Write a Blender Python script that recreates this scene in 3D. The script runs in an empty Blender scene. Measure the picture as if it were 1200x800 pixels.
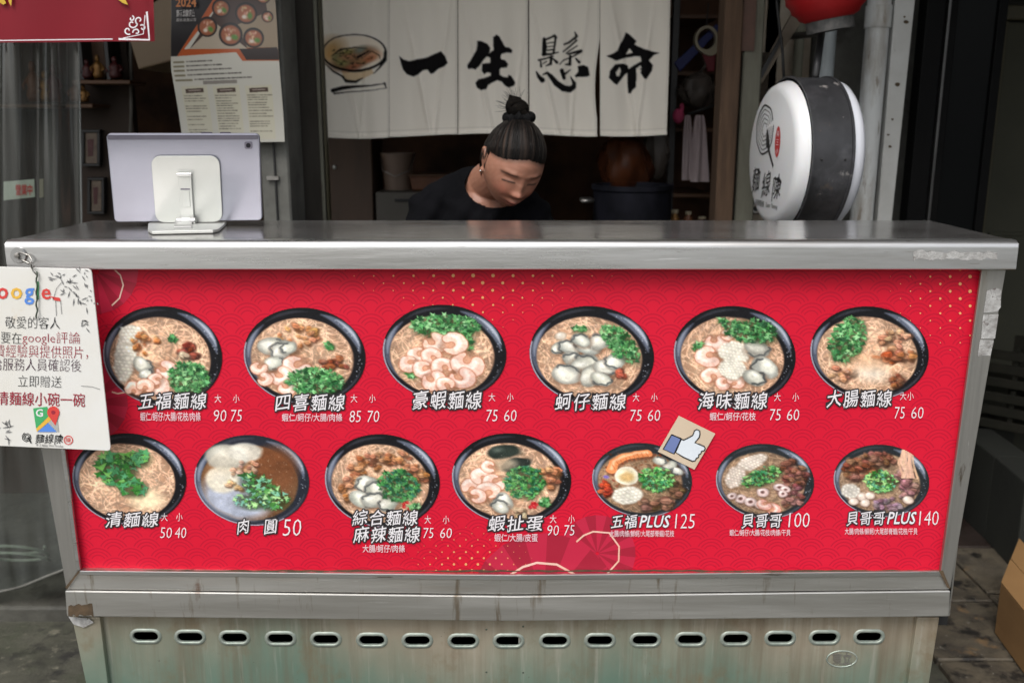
import bpy, bmesh, math, random
import numpy as np
from mathutils import Vector, Matrix, Euler
random.seed(7); RS = np.random.RandomState(11)
PI = math.pi; R = math.radians
S = bpy.context.scene
C = S.collection
# ---------------------------------------------------------------- camera
CAMZ, PITCH, FPX = 1.40, R(13.15), 1100.0
cd = bpy.data.cameras.new('camera'); cam = bpy.data.objects.new('camera', cd); C.objects.link(cam)
cam.location = (0, 0, CAMZ); cam.rotation_euler = (R(90) - PITCH, 0, 0)
cd.sensor_width = 36.0; cd.lens = 36.0 * FPX / 1200.0; cd.clip_start = .05; cd.clip_end = 500
cd.dof.use_dof = True; cd.dof.focus_distance = 1.74; cd.dof.aperture_fstop = 4.0
S.camera = cam
# ---------------------------------------------------------------- sky and sun: bright shade of an overcast street
w = bpy.data.worlds.new('World'); S.world = w; w.use_nodes = True
nt = w.node_tree; bg = nt.nodes['Background']
sky = nt.nodes.new('ShaderNodeTexSky'); sky.sky_type = 'NISHITA'; sky.sun_disc = False
SUN_EL, SUN_AZ = R(52), R(205)
sky.sun_elevation = SUN_EL; sky.sun_rotation = SUN_AZ
sky.air_density = 1.0; sky.dust_density = 4.0; sky.ozone_density = 1.0
hs = nt.nodes.new('ShaderNodeHueSaturation'); hs.inputs['Saturation'].default_value = .28
nt.links.new(sky.outputs[0], hs.inputs['Color']); nt.links.new(hs.outputs[0], bg.inputs['Color'])
bg.inputs['Strength'].default_value = .13
sd = bpy.data.lights.new('sun', 'SUN'); so = bpy.data.objects.new('sun', sd); C.objects.link(so)
sd.energy = 1.1; sd.angle = R(28); sd.color = (1, .965, .92)
# light comes from above and behind the photographer, a little from the left
dv = Vector((.28, .62, -.95)).normalized()
so.rotation_euler = dv.to_track_quat('-Z', 'Y').to_euler()
S.view_settings.view_transform = 'Standard'; S.view_settings.look = 'None'; S.view_settings.gamma = 1
S.view_settings.exposure = .55
try:
    S.cycles.use_denoising = True; S.cycles.max_bounces = 8; S.cycles.transparent_max_bounces = 12
except Exception: pass

# ---------------------------------------------------------------- helpers
FW = Vector((0, math.cos(PITCH), -math.sin(PITCH))); UPV = Vector((0, math.sin(PITCH), math.cos(PITCH)))
def at(u, v, Y):
    """survey helper: photograph pixel -> point of the vertical plane at depth Y"""
    d = FW + Vector((1, 0, 0)) * ((u - 600) / FPX) - UPV * ((v - 400) / FPX)
    k = Y / d.y
    return Vector((d.x * k, Y, CAMZ + d.z * k))
def at_np(u, v, Y):
    dx = (u - 600) / FPX; dn = (v - 400) / FPX
    dy = FW.y - UPV.y * dn; dz = FW.z - UPV.z * dn
    k = Y / dy
    return dx * k, np.full_like(dx, Y) if np.isscalar(Y) else Y, CAMZ + dz * k
def lin(c):
    c = np.asarray(c, float) / 255.0
    return np.where(c <= .04045, c / 12.92, ((c + .055) / 1.055) ** 2.4)
def L3(r, g, b): return tuple(float(x) for x in lin((r, g, b)))

class MB:
    """collects faces for ONE mesh"""
    def __init__(s): s.v = []; s.f = []
    def add(s, vs, fs):
        n = len(s.v); s.v += [tuple(p) for p in vs]; s.f += [tuple(i + n for i in f) for f in fs]; return s
    def box(s, x0, x1, y0, y1, z0, z1, M=None):
        vs = [Vector(p) for p in ((x0,y0,z0),(x1,y0,z0),(x1,y1,z0),(x0,y1,z0),(x0,y0,z1),(x1,y0,z1),(x1,y1,z1),(x0,y1,z1))]
        if M: vs = [M @ p for p in vs]
        return s.add(vs, [(0,3,2,1),(4,5,6,7),(0,1,5,4),(1,2,6,5),(2,3,7,6),(3,0,4,7)])
    def tube(s, pts, r, n=10, cap=True):
        pts = [Vector(p) for p in pts]; rs = r if isinstance(r, (list, tuple)) else [r] * len(pts)
        rings = []; prev = None
        for i, p in enumerate(pts):
            t = (pts[min(i + 1, len(pts) - 1)] - pts[max(i - 1, 0)]).normalized()
            a = prev if prev is not None else (Vector((0, 0, 1)) if abs(t.z) < .9 else Vector((1, 0, 0)))
            u = (a - t * a.dot(t)).normalized(); prev = u; v = t.cross(u)
            rings.append([p + (u * math.cos(2*PI*k/n) + v * math.sin(2*PI*k/n)) * rs[i] for k in range(n)])
        vs = [q for g in rings for q in g]; fs = []
        for i in range(len(pts) - 1):
            for k in range(n): fs.append((i*n+k, i*n+(k+1)%n, (i+1)*n+(k+1)%n, (i+1)*n+k))
        if cap: fs += [tuple(range(n))[::-1], tuple((len(pts)-1)*n + k for k in range(n))]
        return s.add(vs, fs)
    def lathe(s, prof, n=32, M=None, cap=False):
        """prof: (radius, z)"""
        vs = []; fs = []
        for r_, z in prof:
            for k in range(n):
                a = 2*PI*k/n; p = Vector((r_*math.cos(a), r_*math.sin(a), z)); vs.append(M @ p if M else p)
        for i in range(len(prof) - 1):
            for k in range(n): fs.append((i*n+k, i*n+(k+1)%n, (i+1)*n+(k+1)%n, (i+1)*n+k))
        if cap: fs += [tuple(range(n))[::-1], tuple((len(prof)-1)*n + k for k in range(n))]
        return s.add(vs, fs)
    def prism(s, pts, off):
        """pts: planar 3-D outline, off: thickness vector"""
        n = len(pts); off = Vector(off); a = [Vector(p) for p in pts]; b = [p + off for p in a]
        return s.add(a + b, [tuple(range(n)), tuple(range(2*n-1, n-1, -1))] + [(i, (i+1)%n + 0, (i+1)%n + n, i + n)[::-1] for i in range(n)])
    def ball(s, c, r, n=16, m=10, M=None):
        rx, ry, rz = r if isinstance(r, (tuple, list)) else (r, r, r); c = Vector(c); vs = []; fs = []
        for j in range(m + 1):
            th = PI * j / m
            for k in range(n):
                ph = 2*PI*k/n; p = Vector((rx*math.sin(th)*math.cos(ph), ry*math.sin(th)*math.sin(ph), rz*math.cos(th)))
                vs.append(c + (M @ p if M else p))
        for j in range(m):
            for k in range(n): fs.append((j*n+k, (j+1)*n+k, (j+1)*n+(k+1)%n, j*n+(k+1)%n))
        return s.add(vs, fs)
    def build(s, name, m, parent=None, smooth=False, bevel=0, base=None, seg=2):
        me = bpy.data.meshes.new(name)
        o0 = Vector(base) if base is not None else (parent['_o'] if parent and '_o' in parent else Vector((0,0,0)))
        o0 = Vector(o0)
        me.from_pydata([Vector(p) - o0 for p in s.v], [], s.f)
        if bevel or smooth == 2:
            bm = bmesh.new(); bm.from_mesh(me)
            bmesh.ops.remove_doubles(bm, verts=bm.verts, dist=1e-5)
            bmesh.ops.recalc_face_normals(bm, faces=bm.faces)
            if bevel:
                es = [e for e in bm.edges if len(e.link_faces) == 2 and e.calc_face_angle(0) > .5]
                bmesh.ops.bevel(bm, geom=es, offset=bevel, segments=seg, affect='EDGES', profile=.5, clamp_overlap=True)
            bm.to_mesh(me); bm.free()
        return link(name, me, m, parent, smooth, o0 if parent is None else None)
def link(name, me, m, parent=None, smooth=False, loc=None):
    me.materials.clear(); me.materials.append(m)
    if smooth:
        try: me.shade_smooth()
        except Exception:
            for p in me.polygons: p.use_smooth = True
        if smooth == 3:
            try: me.set_sharp_from_angle(angle=R(40))
            except Exception: pass
    o = bpy.data.objects.new(name, me); C.objects.link(o)
    if parent: o.parent = parent
    if loc is not None: o.location = loc
    if parent and '_o' in parent: o['_o'] = list(parent['_o'])
    elif loc is not None: o['_o'] = list(loc)
    return o
def tag(o, label=None, cat=None, group=None, kind=None):
    if label: o['label'] = label
    if cat: o['category'] = cat
    if group: o['group'] = group
    if kind: o['kind'] = kind
    return o
def thing(name, label, cat, loc, group=None):
    o = bpy.data.objects.new(name, None); C.objects.link(o); o.location = loc; o['_o'] = list(loc)
    o.empty_display_size = .05
    return tag(o, label, cat, group)
def px(pts, Y): return [at(u, v, Y) for u, v in pts]
def struct(o): o['kind'] = 'structure'; return o

# ---------------------------------------------------------------- materials
def mat(name, col, rough=.6, metal=0., var=None, bump=None, grime=None, stretch=(1, 1, 1), spec=.5, rvar=0, trans=0, alpha=1, sheen=0, sss=0):
    """var=(colour, scale, amount) ; grime=(colour, scale, threshold, softness) ; bump=(scale, strength)"""
    m = bpy.data.materials.new(name); m.use_nodes = True; N = m.node_tree.nodes; Lk = m.node_tree.links
    b = N['Principled BSDF']; b.inputs['Roughness'].default_value = rough; b.inputs['Metallic'].default_value = metal
    b.inputs['Base Color'].default_value = (*col, 1); b.inputs['Specular IOR Level'].default_value = spec
    if trans: b.inputs['Transmission Weight'].default_value = trans
    if alpha < 1: b.inputs['Alpha'].default_value = alpha
    if sheen: b.inputs['Sheen Weight'].default_value = sheen
    if sss: b.inputs['Subsurface Weight'].default_value = sss; b.inputs['Subsurface Radius'].default_value = (.01, .004, .002)
    if var or bump or grime or rvar:
        tc = N.new('ShaderNodeTexCoord'); mp = N.new('ShaderNodeMapping'); mp.inputs['Scale'].default_value = stretch
        Lk.new(tc.outputs['Object'], mp.inputs['Vector'])
        def noise(scale, detail=6, rgh=.6):
            n = N.new('ShaderNodeTexNoise'); n.inputs['Scale'].default_value = scale; n.inputs['Detail'].default_value = detail
            n.inputs['Roughness'].default_value = rgh; Lk.new(mp.outputs[0], n.inputs['Vector']); return n
        cur = None
        if var:
            n = noise(var[1]); r = N.new('ShaderNodeValToRGB'); r.color_ramp.elements[0].position = .35; r.color_ramp.elements[1].position = .68
            c2 = tuple(a * (1 - var[2]) + b2 * var[2] for a, b2 in zip(col, var[0]))
            r.color_ramp.elements[0].color = (*col, 1); r.color_ramp.elements[1].color = (*c2, 1)
            Lk.new(n.outputs['Fac'], r.inputs[0]); cur = r.outputs[0]
        if grime:
            for g in (grime if isinstance(grime, list) else [grime]):
                n = N.new('ShaderNodeTexNoise'); n.inputs['Scale'].default_value = g[1]; n.inputs['Detail'].default_value = 8
                n.inputs['Roughness'].default_value = .65
                if len(g) > 4:
                    mp2 = N.new('ShaderNodeMapping'); mp2.inputs['Scale'].default_value = g[4]; mp2.inputs['Location'].default_value = (3.1, 1.7, g[1])
                    Lk.new(tc.outputs['Object'], mp2.inputs['Vector']); Lk.new(mp2.outputs[0], n.inputs['Vector'])
                else: Lk.new(mp.outputs[0], n.inputs['Vector'])
                mr = N.new('ShaderNodeMapRange'); mr.inputs[1].default_value = g[2]; mr.inputs[2].default_value = g[2] + g[3]
                Lk.new(n.outputs['Fac'], mr.inputs[0])
                mx = N.new('ShaderNodeMixRGB'); mx.inputs[2].default_value = (*g[0], 1)
                if cur: Lk.new(cur, mx.inputs[1])
                else: mx.inputs[1].default_value = (*col, 1)
                Lk.new(mr.outputs[0], mx.inputs[0]); cur = mx.outputs[0]
        if cur: Lk.new(cur, b.inputs['Base Color'])
        if rvar:
            n = noise(9, 8); mr = N.new('ShaderNodeMapRange'); mr.inputs[1].default_value = .3; mr.inputs[2].default_value = .7
            mr.inputs[3].default_value = max(.03, rough - rvar); mr.inputs[4].default_value = rough + rvar
            Lk.new(n.outputs['Fac'], mr.inputs[0]); Lk.new(mr.outputs[0], b.inputs['Roughness'])
        if bump:
            n = noise(bump[0], 5); bp = N.new('ShaderNodeBump'); bp.inputs['Strength'].default_value = bump[1]; bp.inputs['Distance'].default_value = .004
            Lk.new(n.outputs['Fac'], bp.inputs['Height']); Lk.new(bp.outputs[0], b.inputs['Normal'])
    return m
def vcmat(name, rough=.5, spec=.4, bump=None, sss=0):
    m = bpy.data.materials.new(name); m.use_nodes = True; N = m.node_tree.nodes; Lk = m.node_tree.links
    b = N['Principled BSDF']; b.inputs['Roughness'].default_value = rough; b.inputs['Specular IOR Level'].default_value = spec
    a = N.new('ShaderNodeAttribute'); a.attribute_name = 'print'; Lk.new(a.outputs['Color'], b.inputs['Base Color'])
    if sss: b.inputs['Subsurface Weight'].default_value = sss; b.inputs['Subsurface Radius'].default_value = (.01, .004, .002); b.inputs['Subsurface Scale'].default_value = .5
    if bump:
        tc = N.new('ShaderNodeTexCoord'); n = N.new('ShaderNodeTexNoise'); n.inputs['Scale'].default_value = bump[0]
        Lk.new(tc.outputs['Object'], n.inputs['Vector']); bp = N.new('ShaderNodeBump'); bp.inputs['Strength'].default_value = bump[1]
        bp.inputs['Distance'].default_value = .002; Lk.new(n.outputs['Fac'], bp.inputs['Height']); Lk.new(bp.outputs[0], b.inputs['Normal'])
    return m

DIRT = (.09, .06, .035); RUST = (.22, .09, .035)
M = {}
M['steel'] = mat('brushed_steel', (.66, .655, .63), .40, .90, var=((.52, .505, .475), 7, .9), bump=(60, .10), rvar=.10, stretch=(.25, 1, 3),
                 grime=[((.50, .44, .37), 3, .56, .2), (RUST, 14, .66, .08, (1, 1, .3)), ((.55, .54, .51), 1, .42, .3, (5, 5, 130)), ((.34, .29, .23), 38, .58, .10, (1, 1, .12)), ((.85, .85, .83), 70, .66, .04, (.1, 1, 2))])
M['steel_trim'] = mat('counter_trim_steel', (.70, .70, .69), .30, .95, var=((.55, .55, .55), 5, .9), bump=(50, .05), rvar=.10, stretch=(.2, 1, 2),
                 grime=[((.56, .56, .55), 1, .42, .3, (5, 5, 130)), ((.46, .44, .41), 5, .54, .15), ((.30, .27, .24), 45, .64, .06), ((.85, .85, .85), 80, .66, .04, (.08, 1, 2))])
M['steel_top'] = mat('counter_top_steel', (.62, .61, .60), .17, .88, var=((.38, .355, .34), 6, .9), bump=(30, .06), rvar=.07, stretch=(.5, 1, 1),
                 grime=[((.5, .5, .48), 90, .72, .06)])
M['steel_post'] = mat('post_steel', (.46, .45, .425), .42, .85, var=((.36, .35, .325), 9, .9), bump=(60, .08), rvar=.08, stretch=(2, 1, .3),
                 grime=[((.37, .36, .34), 1, .42, .3, (140, 5, 5)), ((.16, .13, .10), 24, .61, .08), ((.33, .29, .23), 5, .54, .2), ((.75, .75, .72), 60, .66, .05, (2, 1, .2))])
M['galv'] = mat('galvanised_sheet', (.50, .465, .375), .50, .50, var=((.40, .40, .32), 5, .9), bump=(60, .10), rvar=.10, stretch=(3, 1, .35),
                 grime=[((.50, .41, .29), 6, .48, .25, (3.5, 1, .4)), ((.22, .32, .26), 2.2, .52, .25, (1, 1, 2.2)), ((.20, .15, .10), 26, .68, .06, (3, 1, .3)), ((.62, .60, .52), 40, .68, .05, (4, 1, .25))])
M['galv_rim'] = mat('pressed_rim_steel', (.42, .45, .40), .46, .55, var=((.24, .30, .26), 40, .9), bump=(80, .1))
M['black'] = mat('void_black', (.004, .004, .004), .9)
M['hole'] = mat('dark_cart_inside', (.012, .012, .012), .8)
M['residue'] = mat('old_tape_residue', (.46, .46, .45), .75, .1, var=((.22, .21, .2), 60, .9), bump=(120, .5), grime=((.15, .13, .12), 90, .60, .06))
M['white_print'] = mat('white_print', (.80, .78, .80), .5, var=((.7, .66, .7), 40, .5))
M['pink_print'] = mat('small_white_print', (.78, .60, .64), .5, var=((.7, .5, .55), 60, .5))
M['black_print'] = mat('black_print', (.02, .017, .02), .5, var=((.035, .03, .03), 40, .5))
M['gold_print'] = mat('gold_print', (.80, .36, .13), .5, var=((.75, .42, .18), 80, .6))
M['line_print'] = mat('pale_line_print', (.80, .45, .33), .5, var=((.85, .62, .55), 12, .9))
M['fan_a'] = mat('fan_print_dark', (.36, .008, .032), .5, var=((.39, .010, .036), 10, .5))
M['fan_b'] = mat('fan_print_light', (.52, .014, .052), .5, var=((.48, .012, .048), 10, .5))
M['bowl_print'] = vcmat('dish_photo_print', .38, .35)
M['cloth_print'] = vcmat('noren_cotton', .95, .1, bump=(900, .25))
M['paper_print'] = vcmat('poster_print', .3, .5)
M['wood_post'] = mat('weathered_wood', (.105, .066, .042), .85, spec=.2, var=((.055, .036, .025), 12, .9), bump=(40, .4), stretch=(4, 4, .4), grime=((.03, .025, .02), 8, .62, .1))
M['grey_post'] = mat('greenish_painted_post', (.15, .15, .115), .75, var=((.09, .085, .065), 8, .9), bump=(40, .3), stretch=(2, 2, .5), grime=((.06, .04, .03), 12, .60, .08))
M['dark_post'] = mat('dark_grey_post', (.050, .045, .038), .8, 0, spec=.2, var=((.024, .021, .017), 6, .9), bump=(20, .2), stretch=(2, 2, .4), grime=((.025, .02, .016), 4, .55, .2))
M['wall_in'] = mat('brown_shop_wall', (.13, .062, .032), .9, var=((.018, .010, .007), 3, .9), bump=(10, .2))
M['ceil'] = mat('dark_soffit', (.05, .045, .04), .9, var=((.03, .027, .025), 3, .9))
M['conc'] = mat('grey_render_wall', (.15, .15, .135), .85, var=((.08, .08, .07), 9, .9), bump=(30, .5), grime=((.06, .055, .05), 9, .60, .1))
M['facade'] = mat('upper_facade', (.32, .31, .29), .8, var=((.24, .23, .21), 2, .9), bump=(20, .3))
M['pipe'] = mat('grey_pvc_pipe', (.60, .62, .62), .45, var=((.46, .475, .47), 5, .9), bump=(30, .1), stretch=(3, 3, .6), grime=[((.20, .17, .14), 14, .60, .06), ((.28, .25, .21), 5, .5, .2)])
M['pipe_w'] = mat('white_steel_tube', (.50, .51, .50), .4, var=((.38, .38, .36), 6, .9), grime=[((.12, .09, .07), 18, .67, .05)])
M['box_w'] = mat('off_white_panel', (.36, .32, .26), .7, var=((.26, .20, .14), 6, .9), bump=(20, .2), grime=((.08, .06, .045), 10, .60, .1))
M['black_plastic'] = mat('black_plastic', (.014, .014, .015), .45, var=((.025, .025, .025), 20, .5))
M['black_frame'] = mat('black_door_frame', (.004, .0042, .0045), .45, 0, var=((.007, .007, .007), 3, .8), spec=.05)
M['dark_glass'] = mat('dark_door_glass', (.003, .0035, .004), .30, 0, var=((.005, .006, .006), 2, .5), spec=.08)
M['olive'] = mat('olive_door_frame', (.040, .034, .013), .6, var=((.035, .03, .012), 8, .9), stretch=(3, 3, .5))
M['door'] = mat('dark_green_door', (.050, .050, .036), .7, var=((.036, .037, .027), 3, .9), spec=.2, bump=(10, .15))
M['tile_w'] = mat('dark_wall_tile', (.034, .036, .028), .6, var=((.016, .018, .014), 9, .9))
M['acrylic'] = mat('white_acrylic', (.72, .73, .74), .28, var=((.66, .66, .66), 4, .6), sss=.1)
M['acrylic_rim'] = mat('cool_white_acrylic', (.70, .72, .78), .25, var=((.62, .64, .70), 5, .6))
M['band'] = mat('scuffed_black_band', (.030, .031, .034), .42, .35, var=((.06, .06, .065), 8, .9), bump=(20, .3), grime=[((.34, .32, .31), 18, .62, .05), ((.14, .10, .07), 11, .60, .06), ((.10, .10, .11), 5, .50, .15)])
M['band_green'] = mat('green_band_tape', (.012, .06, .045), .5, var=((.01, .04, .03), 10, .5))
M['seal'] = mat('red_seal_print', (.50, .03, .03), .5, var=((.4, .02, .02), 20, .5))
M['ink'] = mat('black_ink', (.02, .02, .02), .5, var=((.05, .05, .05), 60, .5))
M['ink_grey'] = mat('grey_ink', (.16, .16, .16), .5, var=((.3, .3, .3), 80, .5))
M['dark_red_ink'] = mat('wine_red_ink', (.30, .015, .035), .5, var=((.36, .03, .05), 50, .5))
M['navy_ink'] = mat('plum_ink', (.075, .035, .055), .5, var=((.1, .06, .08), 50, .5))
M['plate'] = mat('laminated_white_card', (.74, .74, .72), .35, var=((.70, .68, .62), 6, .9), bump=(8, .08), grime=[((.62, .50, .34), 9, .64, .12)])
M['kraft'] = mat('cream_sticker', (.62, .50, .37), .6, var=((.58, .46, .33), 20, .7))
M['thumb_w'] = mat('thumb_white', (.70, .75, .80), .5, var=((.62, .68, .74), 20, .7))
M['thumb_b'] = mat('cuff_blue', (.16, .21, .43), .5, var=((.13, .18, .38), 20, .7))
M['tablet'] = mat('lilac_grey_aluminium', (.32, .325, .385), .38, .55, var=((.28, .285, .34), 3, .9), bump=(200, .02), grime=((.22, .21, .25), 40, .74, .04))
M['tablet_d'] = mat('tablet_edge', (.16, .15, .19), .35, .7, var=((.12, .12, .15), 10, .5))
M['silver'] = mat('silver_stand', (.60, .61, .59), .42, .45, var=((.54, .55, .52), 6, .9), bump=(300, .03), grime=((.36, .35, .30), 24, .68, .08))
M['silver_d'] = mat('stand_hinge_metal', (.55, .55, .54), .36, .9, var=((.45, .45, .45), 20, .6))
M['lens'] = mat('camera_lens_glass', (.02, .02, .025), .1, 0, var=((.03, .03, .035), 10, .3))
M['red_banner'] = mat('red_banner_vinyl', (.20, .005, .014), .5, spec=.25, var=((.16, .004, .011), 3, .9), bump=(6, .1))
M['yellow'] = mat('yellow_print', (.62, .42, .03), .5, var=((.5, .3, .02), 20, .6))
M['red_lantern'] = mat('red_lantern_paper', (.27, .006, .008), .55, spec=.25, var=((.20, .005, .006), 6, .8))
M['lantern_base'] = mat('lantern_base_ring', (.03, .032, .032), .6, var=((.10, .095, .09), 60, .8))
M['orange_w'] = mat('orange_brown_ware', (.13, .045, .012), .5, var=((.08, .025, .01), 20, .9), bump=(60, 1))
M['red_w'] = mat('dark_red_ware', (.06, .008, .008), .5, var=((.04, .006, .006), 20, .9), bump=(60, 1))
M['gold_w'] = mat('gilt_ware', (.24, .12, .03), .4, .5, var=((.12, .06, .02), 50, .9), bump=(70, 1))
M['shelf'] = mat('brown_shelf_wood', (.10, .045, .02), .6, var=((.08, .04, .018), 10, .9), stretch=(.4, 3, 3))
M['picture'] = mat('framed_picture_paper', (.16, .12, .085), .6, var=((.07, .045, .035), 40, .9))
M['beige'] = mat('beige_cabinet', (.19, .135, .085), .6, var=((.25, .18, .11), 4, .9))
M['grey_fridge'] = mat('grey_steel_box', (.085, .078, .066), .5, .3, var=((.10, .09, .08), 5, .9))
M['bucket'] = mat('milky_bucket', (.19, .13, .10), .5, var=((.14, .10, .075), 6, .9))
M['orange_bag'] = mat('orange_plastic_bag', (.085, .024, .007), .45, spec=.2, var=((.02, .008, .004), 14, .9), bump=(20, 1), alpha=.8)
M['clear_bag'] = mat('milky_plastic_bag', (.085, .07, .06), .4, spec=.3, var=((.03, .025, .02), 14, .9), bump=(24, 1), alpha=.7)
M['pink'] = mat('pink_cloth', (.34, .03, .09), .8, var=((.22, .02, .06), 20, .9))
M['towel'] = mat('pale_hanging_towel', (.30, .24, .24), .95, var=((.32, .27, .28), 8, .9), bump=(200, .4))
M['blue'] = mat('blue_strap', (.012, .02, .12), .6, var=((.01, .015, .08), 20, .6))
M['red_strap'] = mat('red_strap', (.16, .01, .02), .6, var=((.1, .01, .015), 20, .6))
M['cream'] = mat('cream_plastic', (.28, .24, .17), .4, var=((.34, .30, .2), 10, .8))
M['navy'] = mat('navy_pot', (.004, .0045, .006), .6, spec=.1, var=((.02, .02, .03), 8, .8))
M['cable'] = mat('black_cable', (.012, .012, .012), .6, var=((.02, .02, .02), 20, .5))
M['card_box'] = mat('brown_cardboard', (.30, .165, .062), .8, var=((.25, .135, .05), 6, .9), bump=(40, .15), stretch=(1, 1, 3))
M['crate'] = mat('dark_crate_plastic', (.014, .014, .010), .7, var=((.022, .020, .014), 8, .9), spec=.2)
M['low_wall'] = mat('dark_mossy_wall', (.020, .022, .017), .85, var=((.014, .015, .012), 5, .9), bump=(15, .4))
M['floor'] = mat('wet_dirty_concrete', (.080, .078, .065), .6, var=((.035, .034, .029), 8, .95), bump=(26, 1), rvar=.2, grime=[((.028, .026, .022), 6, .55, .12), ((.19, .18, .15), 14, .64, .08)])
M['floor_r'] = mat('dark_red_floor_tile', (.036, .022, .018), .6, var=((.022, .016, .013), 7, .9), bump=(20, .5), rvar=.2, grime=((.11, .09, .06), 10, .58, .12))
M['floor_s'] = mat('stained_floor_tile', (.125, .105, .075), .6, var=((.05, .043, .035), 14, .95), bump=(40, .8), rvar=.15, grime=[((.018, .016, .014), 16, .53, .10), ((.20, .125, .06), 9, .58, .10), ((.20, .19, .16), 60, .64, .05)])
M['asphalt'] = mat('dirty_concrete_street', (.082, .080, .060), .7, var=((.036, .036, .027), 7, .95), bump=(34, 1), rvar=.15, grime=[((.022, .021, .018), 12, .52, .1), ((.15, .14, .105), 22, .58, .08), ((.05, .055, .035), 4, .5, .15)])
M['hose'] = mat('pale_green_hose', (.46, .50, .42), .4, var=((.22, .26, .2), 20, .6), alpha=.9)
M['hair'] = None
M['shirt'] = mat('black_cotton', (.0035, .0036, .0045), .95, var=((.006, .006, .0075), 14, .8), bump=(260, .5), spec=.08)
M['trouser'] = mat('dark_trousers', (.02, .02, .025), .9, var=((.03, .03, .035), 10, .8))
M['scrunchie'] = mat('black_scrunchie', (.003, .003, .0035), .95, spec=.1, var=((.012, .012, .012), 60, .8), bump=(150, 1))
M['stud'] = mat('silver_stud', (.8, .8, .8), .15, 1., var=((.7, .7, .7), 9, .3))
M['wire'] = mat('galvanised_wire', (.45, .44, .42), .35, .9, var=((.3, .28, .25), 60, .8))
M['wire_g'] = mat('dark_green_wire', (.04, .06, .04), .5, .2, var=((.1, .12, .09), 90, .9))
for k, c in (('gb', (.10, .26, .72)), ('gr', (.66, .06, .05)), ('gy', (.78, .46, .06)), ('gg', (.06, .40, .14))):
    M[k] = mat('logo_ink_' + k, c, .5, var=(tuple(x * .85 for x in c), 40, .6))

def worn_sheet(name, base, brown, green, pale):
    m = bpy.data.materials.new(name); m.use_nodes = True; T = m.node_tree; N = T.nodes; Lk = T.links; b = N['Principled BSDF']
    b.inputs['Metallic'].default_value = .45; b.inputs['Roughness'].default_value = .46
    tc = N.new('ShaderNodeTexCoord'); sp = N.new('ShaderNodeSeparateXYZ'); Lk.new(tc.outputs['Object'], sp.inputs[0])
    def nz(sc, scale, det=8, rg=.62, loc=(0, 0, 0)):
        mp = N.new('ShaderNodeMapping'); mp.inputs['Scale'].default_value = sc; mp.inputs['Location'].default_value = loc; Lk.new(tc.outputs['Object'], mp.inputs[0])
        n = N.new('ShaderNodeTexNoise'); n.inputs['Scale'].default_value = scale; n.inputs['Detail'].default_value = det; n.inputs['Roughness'].default_value = rg; Lk.new(mp.outputs[0], n.inputs['Vector']); return n.outputs['Fac']
    def mrng(a, x0, x1, y0=0., y1=1.):
        n = N.new('ShaderNodeMapRange'); n.inputs[1].default_value = x0; n.inputs[2].default_value = x1; n.inputs[3].default_value = y0; n.inputs[4].default_value = y1; Lk.new(a, n.inputs[0]); return n.outputs[0]
    def mth(op, a, c_):
        n = N.new('ShaderNodeMath'); n.operation = op; Lk.new(a, n.inputs[0])
        if isinstance(c_, float): n.inputs[1].default_value = c_
        else: Lk.new(c_, n.inputs[1])
        return n.outputs[0]
    def mixc(f, a, col):
        n = N.new('ShaderNodeMixRGB'); Lk.new(f, n.inputs[0]); n.inputs[2].default_value = (*col, 1)
        if isinstance(a, tuple): n.inputs[1].default_value = (*a, 1)
        else: Lk.new(a, n.inputs[1])
        return n.outputs[0]
    c = mixc(mrng(nz((1, 1, 1), 4), .35, .7, 0, .8), base, brown)
    low = mth('ADD', mrng(sp.outputs[2], .43, .27), mrng(nz((1, 1, .6), 3.2, 8, .6, (4, 0, 2)), .3, .7, -.5, .5))           # green floor reflection painted into the colour, mottled, stronger near the ground
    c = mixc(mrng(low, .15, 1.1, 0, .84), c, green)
    c = mixc(mth('MULTIPLY', mrng(nz((1, 1, .045), 34, 6), .47, .70), .65), c, (.19, .145, .095))             # drip streaks
    c = mixc(mth('MULTIPLY', mrng(nz((1, 1, .06), 60, 5, .6, (7, 0, 1)), .56, .74), .45), c, pale)
    c = mixc(mth('MULTIPLY', mrng(nz((1, 1, .7), 11, 10, .7), .53, .68), .65), c, (.22, .16, .09))
    c = mixc(mrng(nz((1, 1, 1), 110, 3), .72, .76, 0, .7), c, (.10, .08, .06))
    Lk.new(c, b.inputs['Base Color']); Lk.new(mrng(nz((1, 1, .2), 20, 8), .3, .7, .34, .62), b.inputs['Roughness'])
    bp = N.new('ShaderNodeBump'); bp.inputs['Strength'].default_value = .35; bp.inputs['Distance'].default_value = .002; Lk.new(nz((1, 1, .5), 9, 9), bp.inputs['Height']); Lk.new(bp.outputs[0], b.inputs['Normal'])
    return m
M['galv'] = worn_sheet('worn_galvanised_sheet', (.40, .36, .28), (.28, .225, .16), (.125, .235, .185), (.52, .50, .44))
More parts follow.
